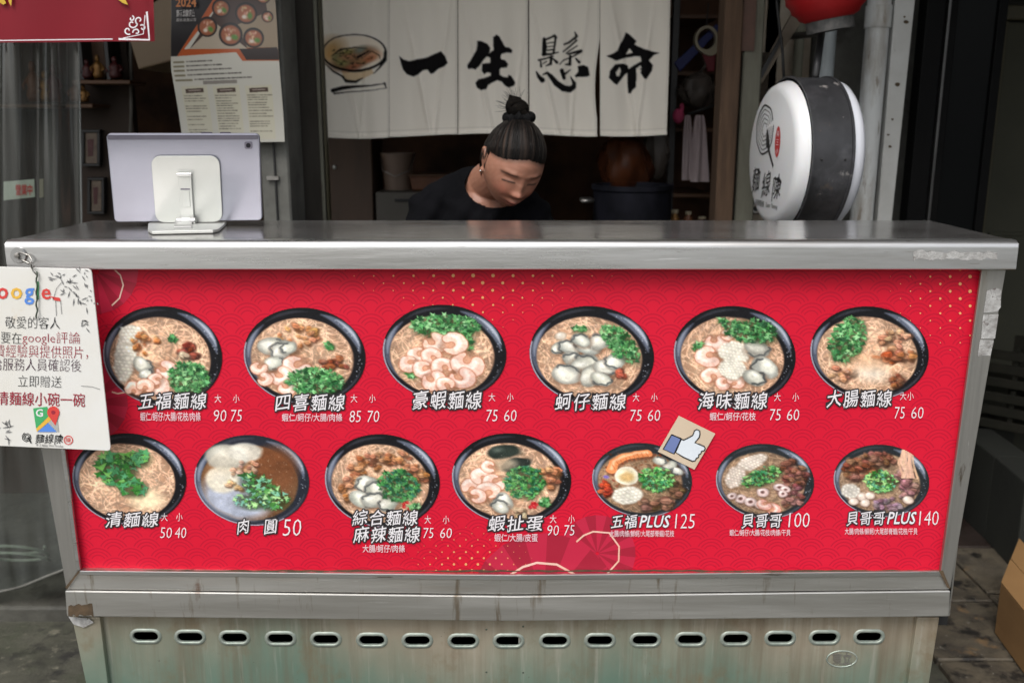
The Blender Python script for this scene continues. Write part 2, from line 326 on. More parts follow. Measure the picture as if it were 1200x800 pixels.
# clear plastic sheet: thin, mostly see-through, glossy
m = bpy.data.materials.new('clear_plastic_sheet'); m.use_nodes = True; N = m.node_tree.nodes; Lk = m.node_tree.links
N.remove(N['Principled BSDF']); out = N['Material Output']
tr = N.new('ShaderNodeBsdfTransparent'); tr.inputs[0].default_value = (.60, .64, .62, 1)
df = N.new('ShaderNodeBsdfDiffuse'); df.inputs[0].default_value = (.17, .185, .175, 1)
gl = N.new('ShaderNodeBsdfGlossy'); gl.inputs['Roughness'].default_value = .16
tc = N.new('ShaderNodeTexCoord'); mp = N.new('ShaderNodeMapping'); mp.inputs['Scale'].default_value = (9, 9, .8); no = N.new('ShaderNodeTexNoise')
no.inputs['Scale'].default_value = 2.2; no.inputs['Detail'].default_value = 7
Lk.new(tc.outputs['Object'], mp.inputs[0]); Lk.new(mp.outputs[0], no.inputs['Vector'])
mr = N.new('ShaderNodeMapRange'); mr.inputs[1].default_value = .35; mr.inputs[2].default_value = .75; mr.inputs[3].default_value = .05; mr.inputs[4].default_value = .36
Lk.new(no.outputs['Fac'], mr.inputs[0])
m1 = N.new('ShaderNodeMixShader'); Lk.new(mr.outputs[0], m1.inputs[0]); Lk.new(tr.outputs[0], m1.inputs[1]); Lk.new(df.outputs[0], m1.inputs[2])
m2 = N.new('ShaderNodeMixShader'); m2.inputs[0].default_value = .10; Lk.new(m1.outputs[0], m2.inputs[1]); Lk.new(gl.outputs[0], m2.inputs[2])
Lk.new(m2.outputs[0], out.inputs[0]); M['clear'] = m

# red menu board: overlapping wave scales (seigaiha), drawn with math nodes
def board_material():
    m = bpy.data.materials.new('red_wave_print'); m.use_nodes = True; T = m.node_tree; N = T.nodes; Lk = T.links
    b = N['Principled BSDF']; b.inputs['Roughness'].default_value = .45; b.inputs['Specular IOR Level'].default_value = .22
    tc = N.new('ShaderNodeTexCoord'); sp = N.new('ShaderNodeSeparateXYZ'); Lk.new(tc.outputs['Object'], sp.inputs[0])
    def mth(op, a, b_=None, c_=None):
        n = N.new('ShaderNodeMath'); n.operation = op
        for i, q in enumerate((a, b_, c_)):
            if q is None: continue
            if isinstance(q, (int, float)): n.inputs[i].default_value = q
            else: Lk.new(q, n.inputs[i])
        return n.outputs[0]
    P, Q, Rr = .0655, .0205, .0335
    x = sp.outputs[0]; y = sp.outputs[2]
    base = mth('CEIL', mth('DIVIDE', mth('SUBTRACT', y, Rr), Q))     # lowest row that can reach this point
    done = None; dist = None
    for i in range(4):
        r = mth('ADD', base, float(i)); cy = mth('MULTIPLY', r, Q)
        s = mth('MULTIPLY', mth('FLOORED_MODULO', r, 2.0), P / 2)
        cx = mth('ADD', mth('MULTIPLY', mth('ROUND', mth('DIVIDE', mth('SUBTRACT', x, s), P)), P), s)
        dx = mth('SUBTRACT', x, cx); dy = mth('SUBTRACT', y, cy)
        d = mth('SQRT', mth('ADD', mth('MULTIPLY', dx, dx), mth('MULTIPLY', dy, dy)))
        ins = mth('LESS_THAN', d, Rr)
        if done is None: dist = mth('MULTIPLY', d, ins); done = ins
        else:
            new = mth('MULTIPLY', ins, mth('SUBTRACT', 1.0, done)); dist = mth('ADD', dist, mth('MULTIPLY', d, new)); done = mth('MAXIMUM', done, ins)
    tot = None
    for rr, wd in ((.0282, .0017), (.0212, .0016), (.0142, .0016)):
        k = mth('SUBTRACT', 1.0, mth('POWER', mth('MINIMUM', mth('DIVIDE', mth('ABSOLUTE', mth('SUBTRACT', dist, rr)), wd), 1.0), 2.0))
        tot = k if tot is None else mth('MAXIMUM', tot, k)
    nz = N.new('ShaderNodeTexNoise'); nz.inputs['Scale'].default_value = 2.5; nz.inputs['Detail'].default_value = 4; Lk.new(tc.outputs['Object'], nz.inputs['Vector'])
    rp = N.new('ShaderNodeValToRGB'); rp.color_ramp.elements[0].color = (.61, .008, .031, 1); rp.color_ramp.elements[1].color = (.66, .012, .039, 1)
    rp.color_ramp.elements[0].position = .35; rp.color_ramp.elements[1].position = .7
    Lk.new(nz.outputs['Fac'], rp.inputs[0])
    mx = N.new('ShaderNodeMixRGB'); mx.inputs[2].default_value = (.37, .006, .028, 1); Lk.new(rp.outputs[0], mx.inputs[1])
    Lk.new(mth('MULTIPLY', tot, .62), mx.inputs[0]); 
    n2 = N.new('ShaderNodeTexNoise'); n2.inputs['Scale'].default_value = 60; n2.inputs['Detail'].default_value = 9; Lk.new(tc.outputs['Object'], n2.inputs['Vector'])
    mr = N.new('ShaderNodeMapRange'); mr.inputs[1].default_value = .72; mr.inputs[2].default_value = .76; mr.inputs[4].default_value = .8; Lk.new(n2.outputs['Fac'], mr.inputs[0])
    m3 = N.new('ShaderNodeMixRGB'); m3.inputs[2].default_value = (.12, .01, .015, 1); Lk.new(mr.outputs[0], m3.inputs[0]); Lk.new(mx.outputs[0], m3.inputs[1])
    Lk.new(m3.outputs[0], b.inputs['Base Color'])
    return m
M['board'] = board_material()
# ---------------------------------------------------------------- print painter (fills vertex colours of fine grids)
class Can:
    def __init__(s, x0, x1, y0, y1, nx, ny, bgc):
        s.x = np.linspace(x0, x1, nx); s.y = np.linspace(y0, y1, ny); s.dx = (x1 - x0) / (nx - 1)
        s.I = np.empty((ny, nx, 3)); s.I[:] = np.array(bgc, float); s.nx, s.ny = nx, ny
    def win(s, x0, x1, y0, y1):
        i0 = max(0, int(np.searchsorted(s.x, x0)) - 1); i1 = min(s.nx, int(np.searchsorted(s.x, x1)) + 1)
        j0 = max(0, int(np.searchsorted(s.y, y0)) - 1); j1 = min(s.ny, int(np.searchsorted(s.y, y1)) + 1)
        if i1 <= i0 or j1 <= j0: return None
        X, Y = np.meshgrid(s.x[i0:i1], s.y[j0:j1]); return slice(j0, j1), slice(i0, i1), X, Y
    def put(s, w, a, col):
        a = a[..., None]; s.I[w[0], w[1]] = s.I[w[0], w[1]] * (1 - a) + np.asarray(col, float) * a
    def ell(s, cx, cy, rx, ry, col, rot=0, soft=1., al=1., hi=None, edge=None):
        """soft ellipse; hi = highlight colour towards the upper left; edge = colour near its rim"""
        r = max(rx, ry) * 1.25 + s.dx * 2; w = s.win(cx - r, cx + r, cy - r, cy + r)
        if w is None: return
        X, Y = w[2] - cx, w[3] - cy; c, n = math.cos(rot), math.sin(rot)
        U = (X * c + Y * n) / rx; V = (-X * n + Y * c) / ry; d = np.sqrt(U * U + V * V)
        sd = s.dx * 1.2 * soft / min(rx, ry); a = np.clip((1 - d) / sd + .5, 0, 1) * al
        colr = np.empty(X.shape + (3,)); colr[:] = np.array(col, float)
        if edge is not None:
            k = np.clip((d - .55) / .45, 0, 1)[..., None]; colr = colr * (1 - k) + np.array(edge, float) * k
        if hi is not None:
            g = np.exp(-(((U + .3) ** 2 + (V + .35) ** 2) / .16))[..., None]; colr = colr * (1 - g) + np.array(hi, float) * g
        s.put(w, a, colr)
    def stroke(s, pts, wd, col, al=1., soft=1.):
        P = np.asarray(pts, float); W = wd if hasattr(wd, '__len__') else [wd] * len(P); mw = max(W) + s.dx * 2
        w = s.win(P[:, 0].min() - mw, P[:, 0].max() + mw, P[:, 1].min() - mw, P[:, 1].max() + mw)
        if w is None: return
        A = np.zeros(w[2].shape)
        for i in range(len(P) - 1):
            a, b = P[i], P[i + 1]; d = b - a; L2 = max(1e-9, d @ d)
            t = np.clip(((w[2] - a[0]) * d[0] + (w[3] - a[1]) * d[1]) / L2, 0, 1)
            ds = np.hypot(w[2] - a[0] - t * d[0], w[3] - a[1] - t * d[1]); ww = W[i] * (1 - t) + W[i + 1] * t
            A = np.maximum(A, np.clip((ww - ds) / (s.dx * soft) + .5, 0, 1))
        s.put(w, A * al, col)
    def poly(s, pts, col, al=1.):
        P = np.asarray(pts, float); w = s.win(P[:, 0].min() - s.dx, P[:, 0].max() + s.dx, P[:, 1].min() - s.dx, P[:, 1].max() + s.dx)
        if w is None: return
        A = np.zeros(w[2].shape)
        for ox in (-.3, .3):
            for oy in (-.3, .3):
                X = w[2] + ox * s.dx; Y = w[3] + oy * s.dx; ins = np.zeros(X.shape, bool); n = len(P)
                for i in range(n):
                    x1, y1 = P[i]; x2, y2 = P[(i + 1) % n]
                    if y1 == y2: continue
                    c = ((y1 > Y) != (y2 > Y)) & (X < (x2 - x1) * (Y - y1) / (y2 - y1) + x1); ins ^= c
                A += ins / 4.
        s.put(w, A * al, col)
def rr(a, b): return float(RS.uniform(a, b))
def jit(c, k=12):
    d = rr(-k, k); return np.clip(np.array(c, float) + d + RS.uniform(-k / 3, k / 3, 3), 0, 255)
def noodles(c, base, n=430, rad=.90, wd=.0130):
    I0 = c.I.copy()
    for i in range(n):
        a = rr(0, 2*PI); r_ = rad * math.sqrt(rr(0, 1)); x, y = r_ * math.cos(a) - .02, r_ * math.sin(a) + .03
        L = rr(.25, .75); h = a + PI/2 + rr(-1.1, 1.1); k = rr(-7, 7) if rr(0, 1) < .7 else rr(-13, 13); pts = []
        for t in range(7):
            pts.append((x, y)); x += math.cos(h) * L / 6; y += math.sin(h) * L / 6; h += k * L / 6
        q = rr(0, 1)
        if q < .38: c.stroke(pts, wd * 1.3, jit(np.array(base) * .70, 7), .50, 1.6)
        else: c.stroke(pts, wd * .62, np.clip(jit(np.array(base) * rr(1.02, 1.16), 6), 0, 252), .80, 1.0)
    X, Y = np.meshgrid(c.x, c.y); d = np.hypot((X + .04) / .845, (Y - .055) / .835); k = np.clip((1 - d) / .03, 0, 1)[..., None]; c.I = I0 * (1 - k) + c.I * k
def fnoise(n, cells, rs):
    g = rs.uniform(-1, 1, (cells + 3, cells + 3)); t = np.linspace(0, cells, n); i = t.astype(int); f = t - i; f = f * f * (3 - 2 * f)
    a = g[i][:, i]; b = g[i][:, i + 1]; c_ = g[i + 1][:, i]; d = g[i + 1][:, i + 1]; fx = f[None, :]; fy = f[:, None]
    return (a * (1 - fx) + b * fx) * (1 - fy) + (c_ * (1 - fx) + d * fx) * fy
def photo_finish(c, seed):
    """break the drawn shapes up: small irregular shifts, mottling and glints, as in a printed photograph"""
    rs = np.random.RandomState(seed); n = c.nx; X, Y = np.meshgrid(c.x, c.y); ins = np.clip((.86 - np.hypot(X + .04, Y - .055)) / .06, 0, 1)
    dx = (.020 * fnoise(n, 8, rs) + .011 * fnoise(n, 20, rs)) * ins; dy = (.020 * fnoise(n, 8, rs) + .011 * fnoise(n, 20, rs)) * ins
    gx = np.clip((X + dx - c.x[0]) / c.dx, 0, n - 1.001); gy = np.clip((Y + dy - c.y[0]) / c.dx, 0, n - 1.001); ix, iy = gx.astype(int), gy.astype(int); fx, fy = (gx - ix)[..., None], (gy - iy)[..., None]
    I = (c.I[iy, ix] * (1 - fx) + c.I[iy, ix + 1] * fx) * (1 - fy) + (c.I[iy + 1, ix] * (1 - fx) + c.I[iy + 1, ix + 1] * fx) * fy
    m = 1 + (.10 * fnoise(n, 9, rs) + .06 * fnoise(n, 30, rs) + .03 * fnoise(n, 75, rs)) * ins; I = I * m[..., None]
    g = np.clip((fnoise(n, 50, rs) * .5 + fnoise(n, 80, rs) * .5 - .52) / .2, 0, 1) * ins * .22; I = I * (1 - g[..., None]) + np.array((240, 236, 224)) * g[..., None]
    hz = (np.clip(fnoise(n, 4, rs), 0, 1) * .08 * ins)[..., None]; c.I = I * (1 - hz) + np.array((206, 186, 168)) * hz
def shrimp(c, x, y, r, rot=None, col=(233, 197, 180)):
    rot = rr(0, 6.28) if rot is None else rot
    c.ell(x + .02, y + .03, r * 1.05, r, (120, 78, 58), 0, 4, .45)
    pts = [(x + r * .62 * math.cos(rot + t), y + r * .62 * math.sin(rot + t)) for t in np.linspace(0, 4.6, 11)]
    wd = [r * k for k in (.34, .40, .43, .44, .43, .41, .38, .34, .28, .2, .12)]
    c.ell(x, y, r * .5, r * .45, (214, 160, 132), 0, 6, .8); c.stroke(pts, [q + .016 for q in wd], (178, 112, 84), .75, 2.)
    c.stroke(pts, wd, jit(col, 6))
    for i in range(1, 10):
        p = pts[i]; a = rot + 4.6 * i / 10
        c.stroke([(p[0] - wd[i] * .8 * math.cos(a), p[1] - wd[i] * .8 * math.sin(a)), (p[0] + wd[i] * .8 * math.cos(a), p[1] + wd[i] * .8 * math.sin(a))], .010, (232, 160, 130), .38, 2)
    hp = [(q[0] - .25 * r * .5, q[1] - .3 * r * .5) for q in pts[1:8]]
    c.stroke(hp, r * .17, (255, 244, 236), .65, 3.5)
def greens(c, x, y, rx, ry, n=190, cols=((72, 134, 78), (40, 96, 52), (104, 168, 104), (150, 202, 144), (30, 72, 40), (62, 122, 68), (88, 150, 90)), sz=.060, rot=0.):
    c.ell(x + .02, y + .03, rx * 1.02, ry * 1.02, (38, 52, 26), rot, 8, .7)
    for i in range(n):
        a = rr(0, 2*PI); q = math.sqrt(rr(0, 1.1)); u, v = rx * q * math.cos(a), ry * q * math.sin(a)
        px_, py_ = x + u * math.cos(rot) - v * math.sin(rot), y + u * math.sin(rot) + v * math.cos(rot)
        col = cols[RS.randint(len(cols))]; s_ = sz * rr(.5, 1.2); h = rr(0, 6.28); k = RS.randint(3, 6)
        pts = []
        for j in range(2 * k):
            rad = s_ * (1.0 if j % 2 == 0 else .42) * rr(.6, 1.35); pts.append((px_ + rad * math.cos(h + PI * j / k), py_ + rad * math.sin(h + PI * j / k)))
        c.poly([(p[0] + .010, p[1] + .014) for p in pts], (16, 42, 24), .42); c.poly(pts, jit(col, 14))
        if i % 3 == 0: c.stroke([(px_, py_), (px_ + s_ * math.cos(h), py_ + s_ * math.sin(h))], .005, (170, 210, 150), .5)
def oyster(c, x, y, r, dark=(92, 96, 96)):
    c.ell(x + .02, y + .03, r * 1.2, r * .95, (96, 66, 48), 0, 5, .5)
    rot = rr(-1, 1); c.ell(x, y, r * 1.15, r * .82, jit((176, 178, 168), 10), rot, 2, 1, (236, 234, 224), (140, 140, 132))
    c.ell(x + rr(-.3, .3) * r, y + rr(-.2, .2) * r, r * .65, r * .5, (222, 220, 206), rot, 4, .85, (250, 248, 240))
    h = rr(0, 6.28); pts = [(x + r * (1 + .13 * math.sin(t * 6)) * math.cos(h + t), y + r * (.8 + .1 * math.sin(t * 7)) * math.sin(h + t)) for t in np.linspace(0, 2.6, 14)]
    c.stroke(pts, .018, dark, .75, 1.5); c.stroke([(p[0] * .92 + x * .08, p[1] * .92 + y * .08) for p in pts], .008, (60, 64, 66), .7)
def meat(c, x, y, rx, ry, n=16, col=(176, 106, 66), sz=.075):
    for i in range(n):
        a = rr(0, 6.28); q = math.sqrt(rr(0, 1)); px_, py_ = x + rx * q * math.cos(a), y + ry * q * math.sin(a); s_ = sz * rr(.6, 1.2); rt = rr(0, 3)
        cc = jit(col, 24); c.ell(px_ + .012, py_ + .02, s_ * 1.15, s_ * .8, cc * .42, rt, 3, .8)
        hh = rr(0, 6.28); PP = [(px_ + s_ * rr(.55, 1.15) * math.cos(hh + t), py_ + s_ * .8 * rr(.5, 1.1) * math.sin(hh + t)) for t in np.linspace(0, 6.28, 8)[:-1]]
        c.poly(PP, cc); c.ell(px_ - s_ * .2, py_ - s_ * .2, s_ * .5, s_ * .3, np.clip(cc * 1.3 + 20, 0, 255), rt, 5, .75); c.ell(px_ + s_ * .3, py_ + s_ * .25, s_ * .35, s_ * .2, cc * .6, rt, 4, .6)
        c.stroke([(px_ - s_ * .5, py_), (px_ + s_ * .4, py_ + rr(-.02, .02))], .007, cc * .55, .6)
def squid(c, x, y, rx, ry, rot=0, sz=.06, col=(238, 232, 216)):
    c.ell(x + .02, y + .03, rx, ry, (96, 72, 54), rot, 5, .5); c.ell(x, y, rx, ry, np.array(col) * .86, rot, 3)
    nu = max(2, int(rx / sz)); nv = max(2, int(ry / sz))
    for i in range(-nu, nu + 1):
        for j in range(-nv, nv + 1):
            u = (i + .5 * (j % 2)) * sz; v = j * sz
            if (u / rx) ** 2 + (v / ry) ** 2 > 1: continue
            c.ell(x + u * math.cos(rot) - v * math.sin(rot) + rr(-.004, .004), y + u * math.sin(rot) + v * math.cos(rot), sz * rr(.44, .56), sz * rr(.34, .46), jit(col, 12), rot + rr(.2, .8), 2.2, rr(.6, 1), (252, 250, 240), np.array(col) * .92)
def chili(c, x, y, n=6):
    for i in range(n): c.ell(x + rr(-.06, .06), y + rr(-.07, .07), .035, .028, jit((168, 30, 34), 20), rr(0, 3), 1.5, 1, (230, 110, 100))
def ring(c, x, y, r, col=(214, 190, 186)):
    c.ell(x + .015, y + .025, r * 1.1, r * 1.0, (70, 44, 40), 0, 4, .5); c.ell(x, y, r, r * .88, col, 0, 1.5, 1, (244, 230, 226), np.array(col) * .82); c.ell(x, y, r * .35, r * .3, (96, 66, 62), 0, 2)
def bowl_base(c, soup=(212, 166, 134), dark=(25, 25, 30), cx=-.04, cy=.055, rx=.845, ry=.835):
    c.ell(0, 0, 1., 1., dark, 0, 1, 1, None, np.array(dark) * .75)
    for a0, a1, rad, wd, col, al in ((2.5, 3.9, .91, .065, (116, 124, 146), .60), (3.1, 3.75, .92, .03, (176, 182, 198), .5), (-1.25, -.1, .91, .075, (140, 150, 172), .60), (-.95, -.25, .93, .03, (222, 228, 240), .6), (-2.3, -1.5, .92, .03, (90, 92, 104), .4), (.3, 1.5, .95, .02, (104, 106, 120), .5)):
        pts = [(rad * math.cos(t), rad * math.sin(t)) for t in np.linspace(a0, a1, 14)]; k = np.sin(np.linspace(.15, PI - .15, 14)); c.stroke(pts, list(wd * k), col, al, 3.5)
    pts = [(.985 * math.cos(t), .985 * math.sin(t)) for t in np.linspace(1.0, 3.4, 30)]; c.stroke(pts, .012, (196, 190, 206), .75)
    for i in range(26):
        a = rr(-1.1, .6); c.ell(rr(.86, .95) * math.cos(a), rr(.86, .95) * math.sin(a), rr(.004, .011), rr(.004, .011), (206, 212, 224), 0, 1, .7)
    c.ell(cx, cy, rx, ry, soup, 0, 2, 1, np.clip(np.array(soup) * 1.12, 0, 255), np.array(soup) * .72)
def paint_dish(k, c):
    nb = (226, 186, 156)
    if k == 7:
        bowl_base(c, (140, 98, 66), (46, 50, 62)); c.ell(-.25, .35, .62, .5, (168, 176, 194), .4, 14, .95); c.ell(.38, -.25, .42, .5, (112, 68, 42), 0, 14, .85)
        c.ell(-.42, -.5, .38, .28, (196, 192, 178), .1, 4, .95, (226, 222, 208), (160, 156, 146)); c.ell(-.1, -.62, .3, .2, (206, 202, 190), 0, 4, .9, (232, 228, 216))
        c.ell(-.5, .0, .3, .3, (214, 206, 186), 0, 5, .9, (238, 230, 212)); meat(c, -.05, -.22, .32, .2, 20, (196, 150, 122), .06); meat(c, -.25, .12, .2, .15, 10, (206, 160, 122), .06)
        greens(c, .12, .12, .35, .22, 70, ((110, 170, 138), (70, 132, 64), (150, 200, 128), (50, 100, 50)), .07, .6); greens(c, .38, .42, .26, .2, 46, ((120, 180, 150), (84, 146, 76), (160, 206, 138)), .07)
        greens(c, .0, .45, .3, .18, 36, ((130, 186, 168), (96, 150, 84), (170, 212, 150)), .06); return
    if k in (10, 11, 12):
        bowl_base(c, (158, 130, 106), (48, 52, 56)); noodles(c, (168, 138, 112) if k != 10 else (160, 128, 100), 420)
    else:
        bowl_base(c); noodles(c, nb)
    if k == 0:
        squid(c, -.62, .0, .17, .55, .12, .07); squid(c, -.52, -.4, .2, .2, 0, .07); meat(c, -.3, -.25, .24, .2, 20, (206, 128, 78), .055); oyster(c, -.35, .2, .17); oyster(c, -.28, .36, .12)
        for x, y, r in ((.02, .28, .2), (-.1, .62, .2), (-.5, .68, .15), (-.12, .47, .12), (-.3, .62, .15)): shrimp(c, x, y, r)
        meat(c, .47, -.12, .2, .13, 12, (132, 62, 46), .08); meat(c, .32, -.02, .1, .1, 5, (214, 180, 150), .07); greens(c, .17, -.36, .06, .06, 12); greens(c, .42, .42, .33, .32, 225)
    elif k == 1:
        meat(c, -.1, -.42, .36, .22, 24, (204, 136, 88), .065); oyster(c, -.55, -.2, .2); oyster(c, -.36, -.12, .2); oyster(c, -.5, .15, .17); oyster(c, -.25, -.16, .14)
        for x, y, r in ((-.12, .2, .24), (-.4, .42, .22), (-.76, .26, .14), (-.68, .5, .14), (-.32, .66, .16)): shrimp(c, x, y, r)
        meat(c, .52, .1, .26, .17, 14, (140, 78, 54), .08); greens(c, .4, -.22, .07, .08, 12); greens(c, .15, .52, .45, .27, 255)
    elif k == 2:
        greens(c, .03, -.55, .52, .24, 255); greens(c, .36, -.25, .1, .2, 36); greens(c, -.56, .46, .08, .07, 15)
        for x, y, r in ((-.18, -.2, .22), (.13, -.18, .24), (-.42, .05, .19), (-.2, .09, .18), (-.58, .24, .17), (-.34, .35, .19), (-.03, .3, .2), (.36, .2, .28), (.24, .52, .22), (-.2, .58, .21), (.02, .68, .15)): shrimp(c, x, y, r)
    elif k == 3:
        for x, y, r in ((-.52, -.12, .13), (-.34, -.15, .17), (-.05, -.18, .2), (.14, -.28, .19), (-.3, .12, .17), (-.12, .18, .22), (-.4, .4, .22), (0., .42, .22), (.24, .24, .2), (.38, .12, .18), (.14, .48, .15), (-.16, -.3, .14)): oyster(c, x, y, r)
        c.ell(-.48, -.37, .1, .09, (226, 214, 198), 0, 1.5, 1, (250, 244, 234), (180, 160, 140)); greens(c, -.18, -.52, .1, .05, 15); greens(c, .46, -.25, .2, .42, 150, rot=-.55); meat(c, .46, .38, .06, .06, 4, (150, 60, 40))
    elif k == 4:
        for x, y, r in ((-.3, -.26, .19), (-.42, .02, .22), (-.38, .43, .17), (-.2, .56, .13), (.0, .55, .16), (-.12, -.4, .12)): shrimp(c, x, y, r)
        squid(c, .0, -.05, .24, .2, .2, .06); squid(c, -.06, .28, .22, .2, 0, .055); oyster(c, .36, -.14, .2); oyster(c, .48, .24, .22, (60, 64, 66)); oyster(c, .3, .45, .18, (60, 64, 66)); greens(c, -.6, -.2, .1, .05, 9, rot=-.5); greens(c, -.18, -.7, .08, .05, 12); greens(c, .28, -.5, .42, .24, 160, rot=.12)
    elif k == 5:
        greens(c, -.36, -.28, .27, .48, 190, rot=.35); meat(c, .42, -.3, .24, .2, 16, (196, 140, 104), .09); meat(c, .25, .1, .2, .12, 10, (166, 84, 50), .09); meat(c, .58, .05, .16, .14, 10, (170, 110, 76), .09)
        meat(c, -.5, .45, .26, .14, 14, (190, 136, 104), .08); meat(c, .42, .58, .14, .12, 10, (150, 92, 66), .07); c.ell(.02, .38, .26, .22, (236, 222, 204), 0, 18, .9); c.ell(-.02, .2, .28, .16, (226, 172, 128), 0, 14, .5)
    elif k == 6:
        c.ell(.28, .42, .3, .22, (236, 214, 178), 0, 12, .9); greens(c, -.22, -.2, .34, .36, 60, ((84, 156, 105), (56, 124, 52), (124, 190, 98), (38, 92, 40)), .11); greens(c, .16, -.45, .22, .16, 20, ((84, 156, 105), (124, 190, 98)), .1)
        greens(c, .05, .2, .24, .18, 20, ((84, 156, 105), (60, 130, 56)), .1)
    elif k == 8:
        for x, y, rx, ry, n in ((-.1, -.42, .3, .16, 26), (-.5, -.1, .16, .22, 22), (-.62, .2, .12, .22, 18), (.3, -.5, .2, .12, 16), (.62, -.12, .18, .16, 18), (.45, -.3, .14, .1, 10)): meat(c, x, y, rx, ry, n, (178, 116, 78), .07)
        for x, y, r in ((-.25, .1, .22), (-.12, .22, .2), (-.35, .42, .22), (-.15, .42, .2), (.1, .5, .17)): oyster(c, x, y, r)
        greens(c, .28, .1, .33, .32, 180, ((36, 96, 75), (24, 70, 36), (64, 132, 72), (90, 156, 92))); chili(c, .42, .52, 8); greens(c, .56, .52, .07, .1, 12)
    elif k == 9:
        c.ell(-.12, -.58, .28, .15, (34, 42, 38), -.2, 3, 1, (90, 100, 92)); c.ell(.0, -.56, .2, .1, (58, 68, 60), -.2, 6, .6); c.ell(.1, -.3, .26, .15, (40, 46, 42), -.4, 3, 1, (110, 118, 108)); c.ell(-.1, -.3, .2, .13, (168, 150, 128), -.2, 8, .8)
        for x, y, r in ((-.66, .22, .19), (-.48, -.02, .19), (-.28, .08, .2), (-.4, .3, .2), (-.58, .4, .15), (-.35, -.26, .13)): shrimp(c, x, y, r, None, (232, 200, 184))
        meat(c, .6, -.12, .2, .15, 14, (196, 128, 84), .09); meat(c, .66, .1, .12, .1, 6, (180, 120, 84), .08); oyster(c, -.12, .5, .17); oyster(c, -.2, .62, .15); meat(c, .12, .75, .14, .1, 8, (216, 180, 140), .07)
        greens(c, .22, .08, .33, .33, 190, ((44, 108, 78), (28, 78, 38), (78, 144, 76), (104, 168, 98))); chili(c, .36, .58, 9); greens(c, .54, .5, .08, .1, 15)
    elif k == 10:
        for i in range(40): c.ell(rr(-.7, .4), rr(-.75, .3), rr(.01, .04), rr(.01, .03), jit((120, 60, 36), 30), rr(0, 3), 1.5, .7)
        pts = [(-.6, -.25), (-.55, -.45), (-.35, -.6), (-.1, -.68), (.12, -.72)]; c.stroke([(a + .02, b_ + .05) for a, b_ in pts], .11, (90, 46, 28), .6, 4); c.stroke(pts, .095, (212, 134, 86)); c.stroke([(a, b_ - .03) for a, b_ in pts], .03, (240, 190, 150), .8, 3)
        for i in range(9): t = i / 8; c.stroke([(-.58 + .68 * t, -.38 - .36 * t ** .6), (-.54 + .68 * t, -.26 - .36 * t ** .6)], .008, (176, 92, 52), .8)
        c.ell(-.3, -.1, .24, .24, (206, 190, 152), 0, 1.5, 1, (238, 228, 200), (228, 222, 206)); c.ell(-.3, -.08, .12, .12, (190, 150, 92), 0, 5, .7)
        meat(c, -.72, .25, .1, .2, 12, (166, 60, 40), .08); c.ell(-.7, -.05, .06, .04, (110, 96, 170), 0, 2, .9); squid(c, -.3, .42, .3, .24, -.3, .085); meat(c, .28, .62, .34, .16, 16, (128, 92, 72), .12); meat(c, .66, .22, .15, .2, 12, (128, 96, 72), .11)
        oyster(c, .55, -.4, .15); oyster(c, .35, -.52, .13); oyster(c, .7, -.25, .12); greens(c, .28, -.02, .34, .3, 150, ((70, 140, 99), (46, 110, 48), (104, 172, 92), (140, 196, 120)), .06)
    elif k == 11:
        squid(c, -.25, -.5, .34, .16, -.5, .07, (226, 212, 198)); squid(c, -.6, -.1, .18, .3, .3, .07, (222, 206, 192)); meat(c, .58, -.2, .26, .36, 40, (128, 80, 66), .09); meat(c, .5, .35, .26, .3, 30, (136, 90, 84), .08)
        for x, y, r in ((-.05, .3, .13), (-.5, .48, .12), (.28, .16, .12), (.4, .2, .1), (-.3, .55, .13), (-.1, .62, .12), (.35, .33, .1), (-.68, .4, .1)): ring(c, x, y, r)
        shrimp(c, .12, .74, .17, None, (216, 160, 148)); shrimp(c, -.02, .6, .14, None, (206, 160, 150)); greens(c, -.08, -.12, .44, .2, 110, ((64, 134, 93), (40, 100, 46), (104, 170, 92), (146, 190, 118)), .06, -.55)
    elif k == 12:
        meat(c, -.45, -.28, .34, .28, 40, (128, 78, 56), .1); meat(c, .0, -.6, .4, .16, 30, (142, 96, 78), .09); meat(c, .5, .05, .26, .4, 40, (150, 108, 106), .09)
        for i in range(16): x = rr(.45, .72); c.stroke([(x, -.85), (x + rr(-.1, .1), -.5), (x + rr(-.1, .1), -.1)], .022, jit((216, 176, 150), 18), .8)
        squid(c, -.65, .3, .2, .18, .7, .08, (232, 224, 212)); meat(c, .1, .65, .36, .16, 22, (150, 124, 134), .07)
        for x, y, r in ((-.42, .45, .11), (-.24, .43, .11), (-.6, .58, .11), (-.36, .62, .11), (.55, .52, .11)): c.ell(x + .01, y + .03, r * 1.1, r, (80, 56, 48), 0, 3, .6); c.ell(x, y, r, r, (222, 206, 192), 0, 1.5, 1, (246, 238, 226), (180, 158, 146))
        greens(c, -.02, .02, .32, .28, 100, ((88, 156, 126), (56, 118, 54), (130, 192, 116), (160, 206, 130)), .07)

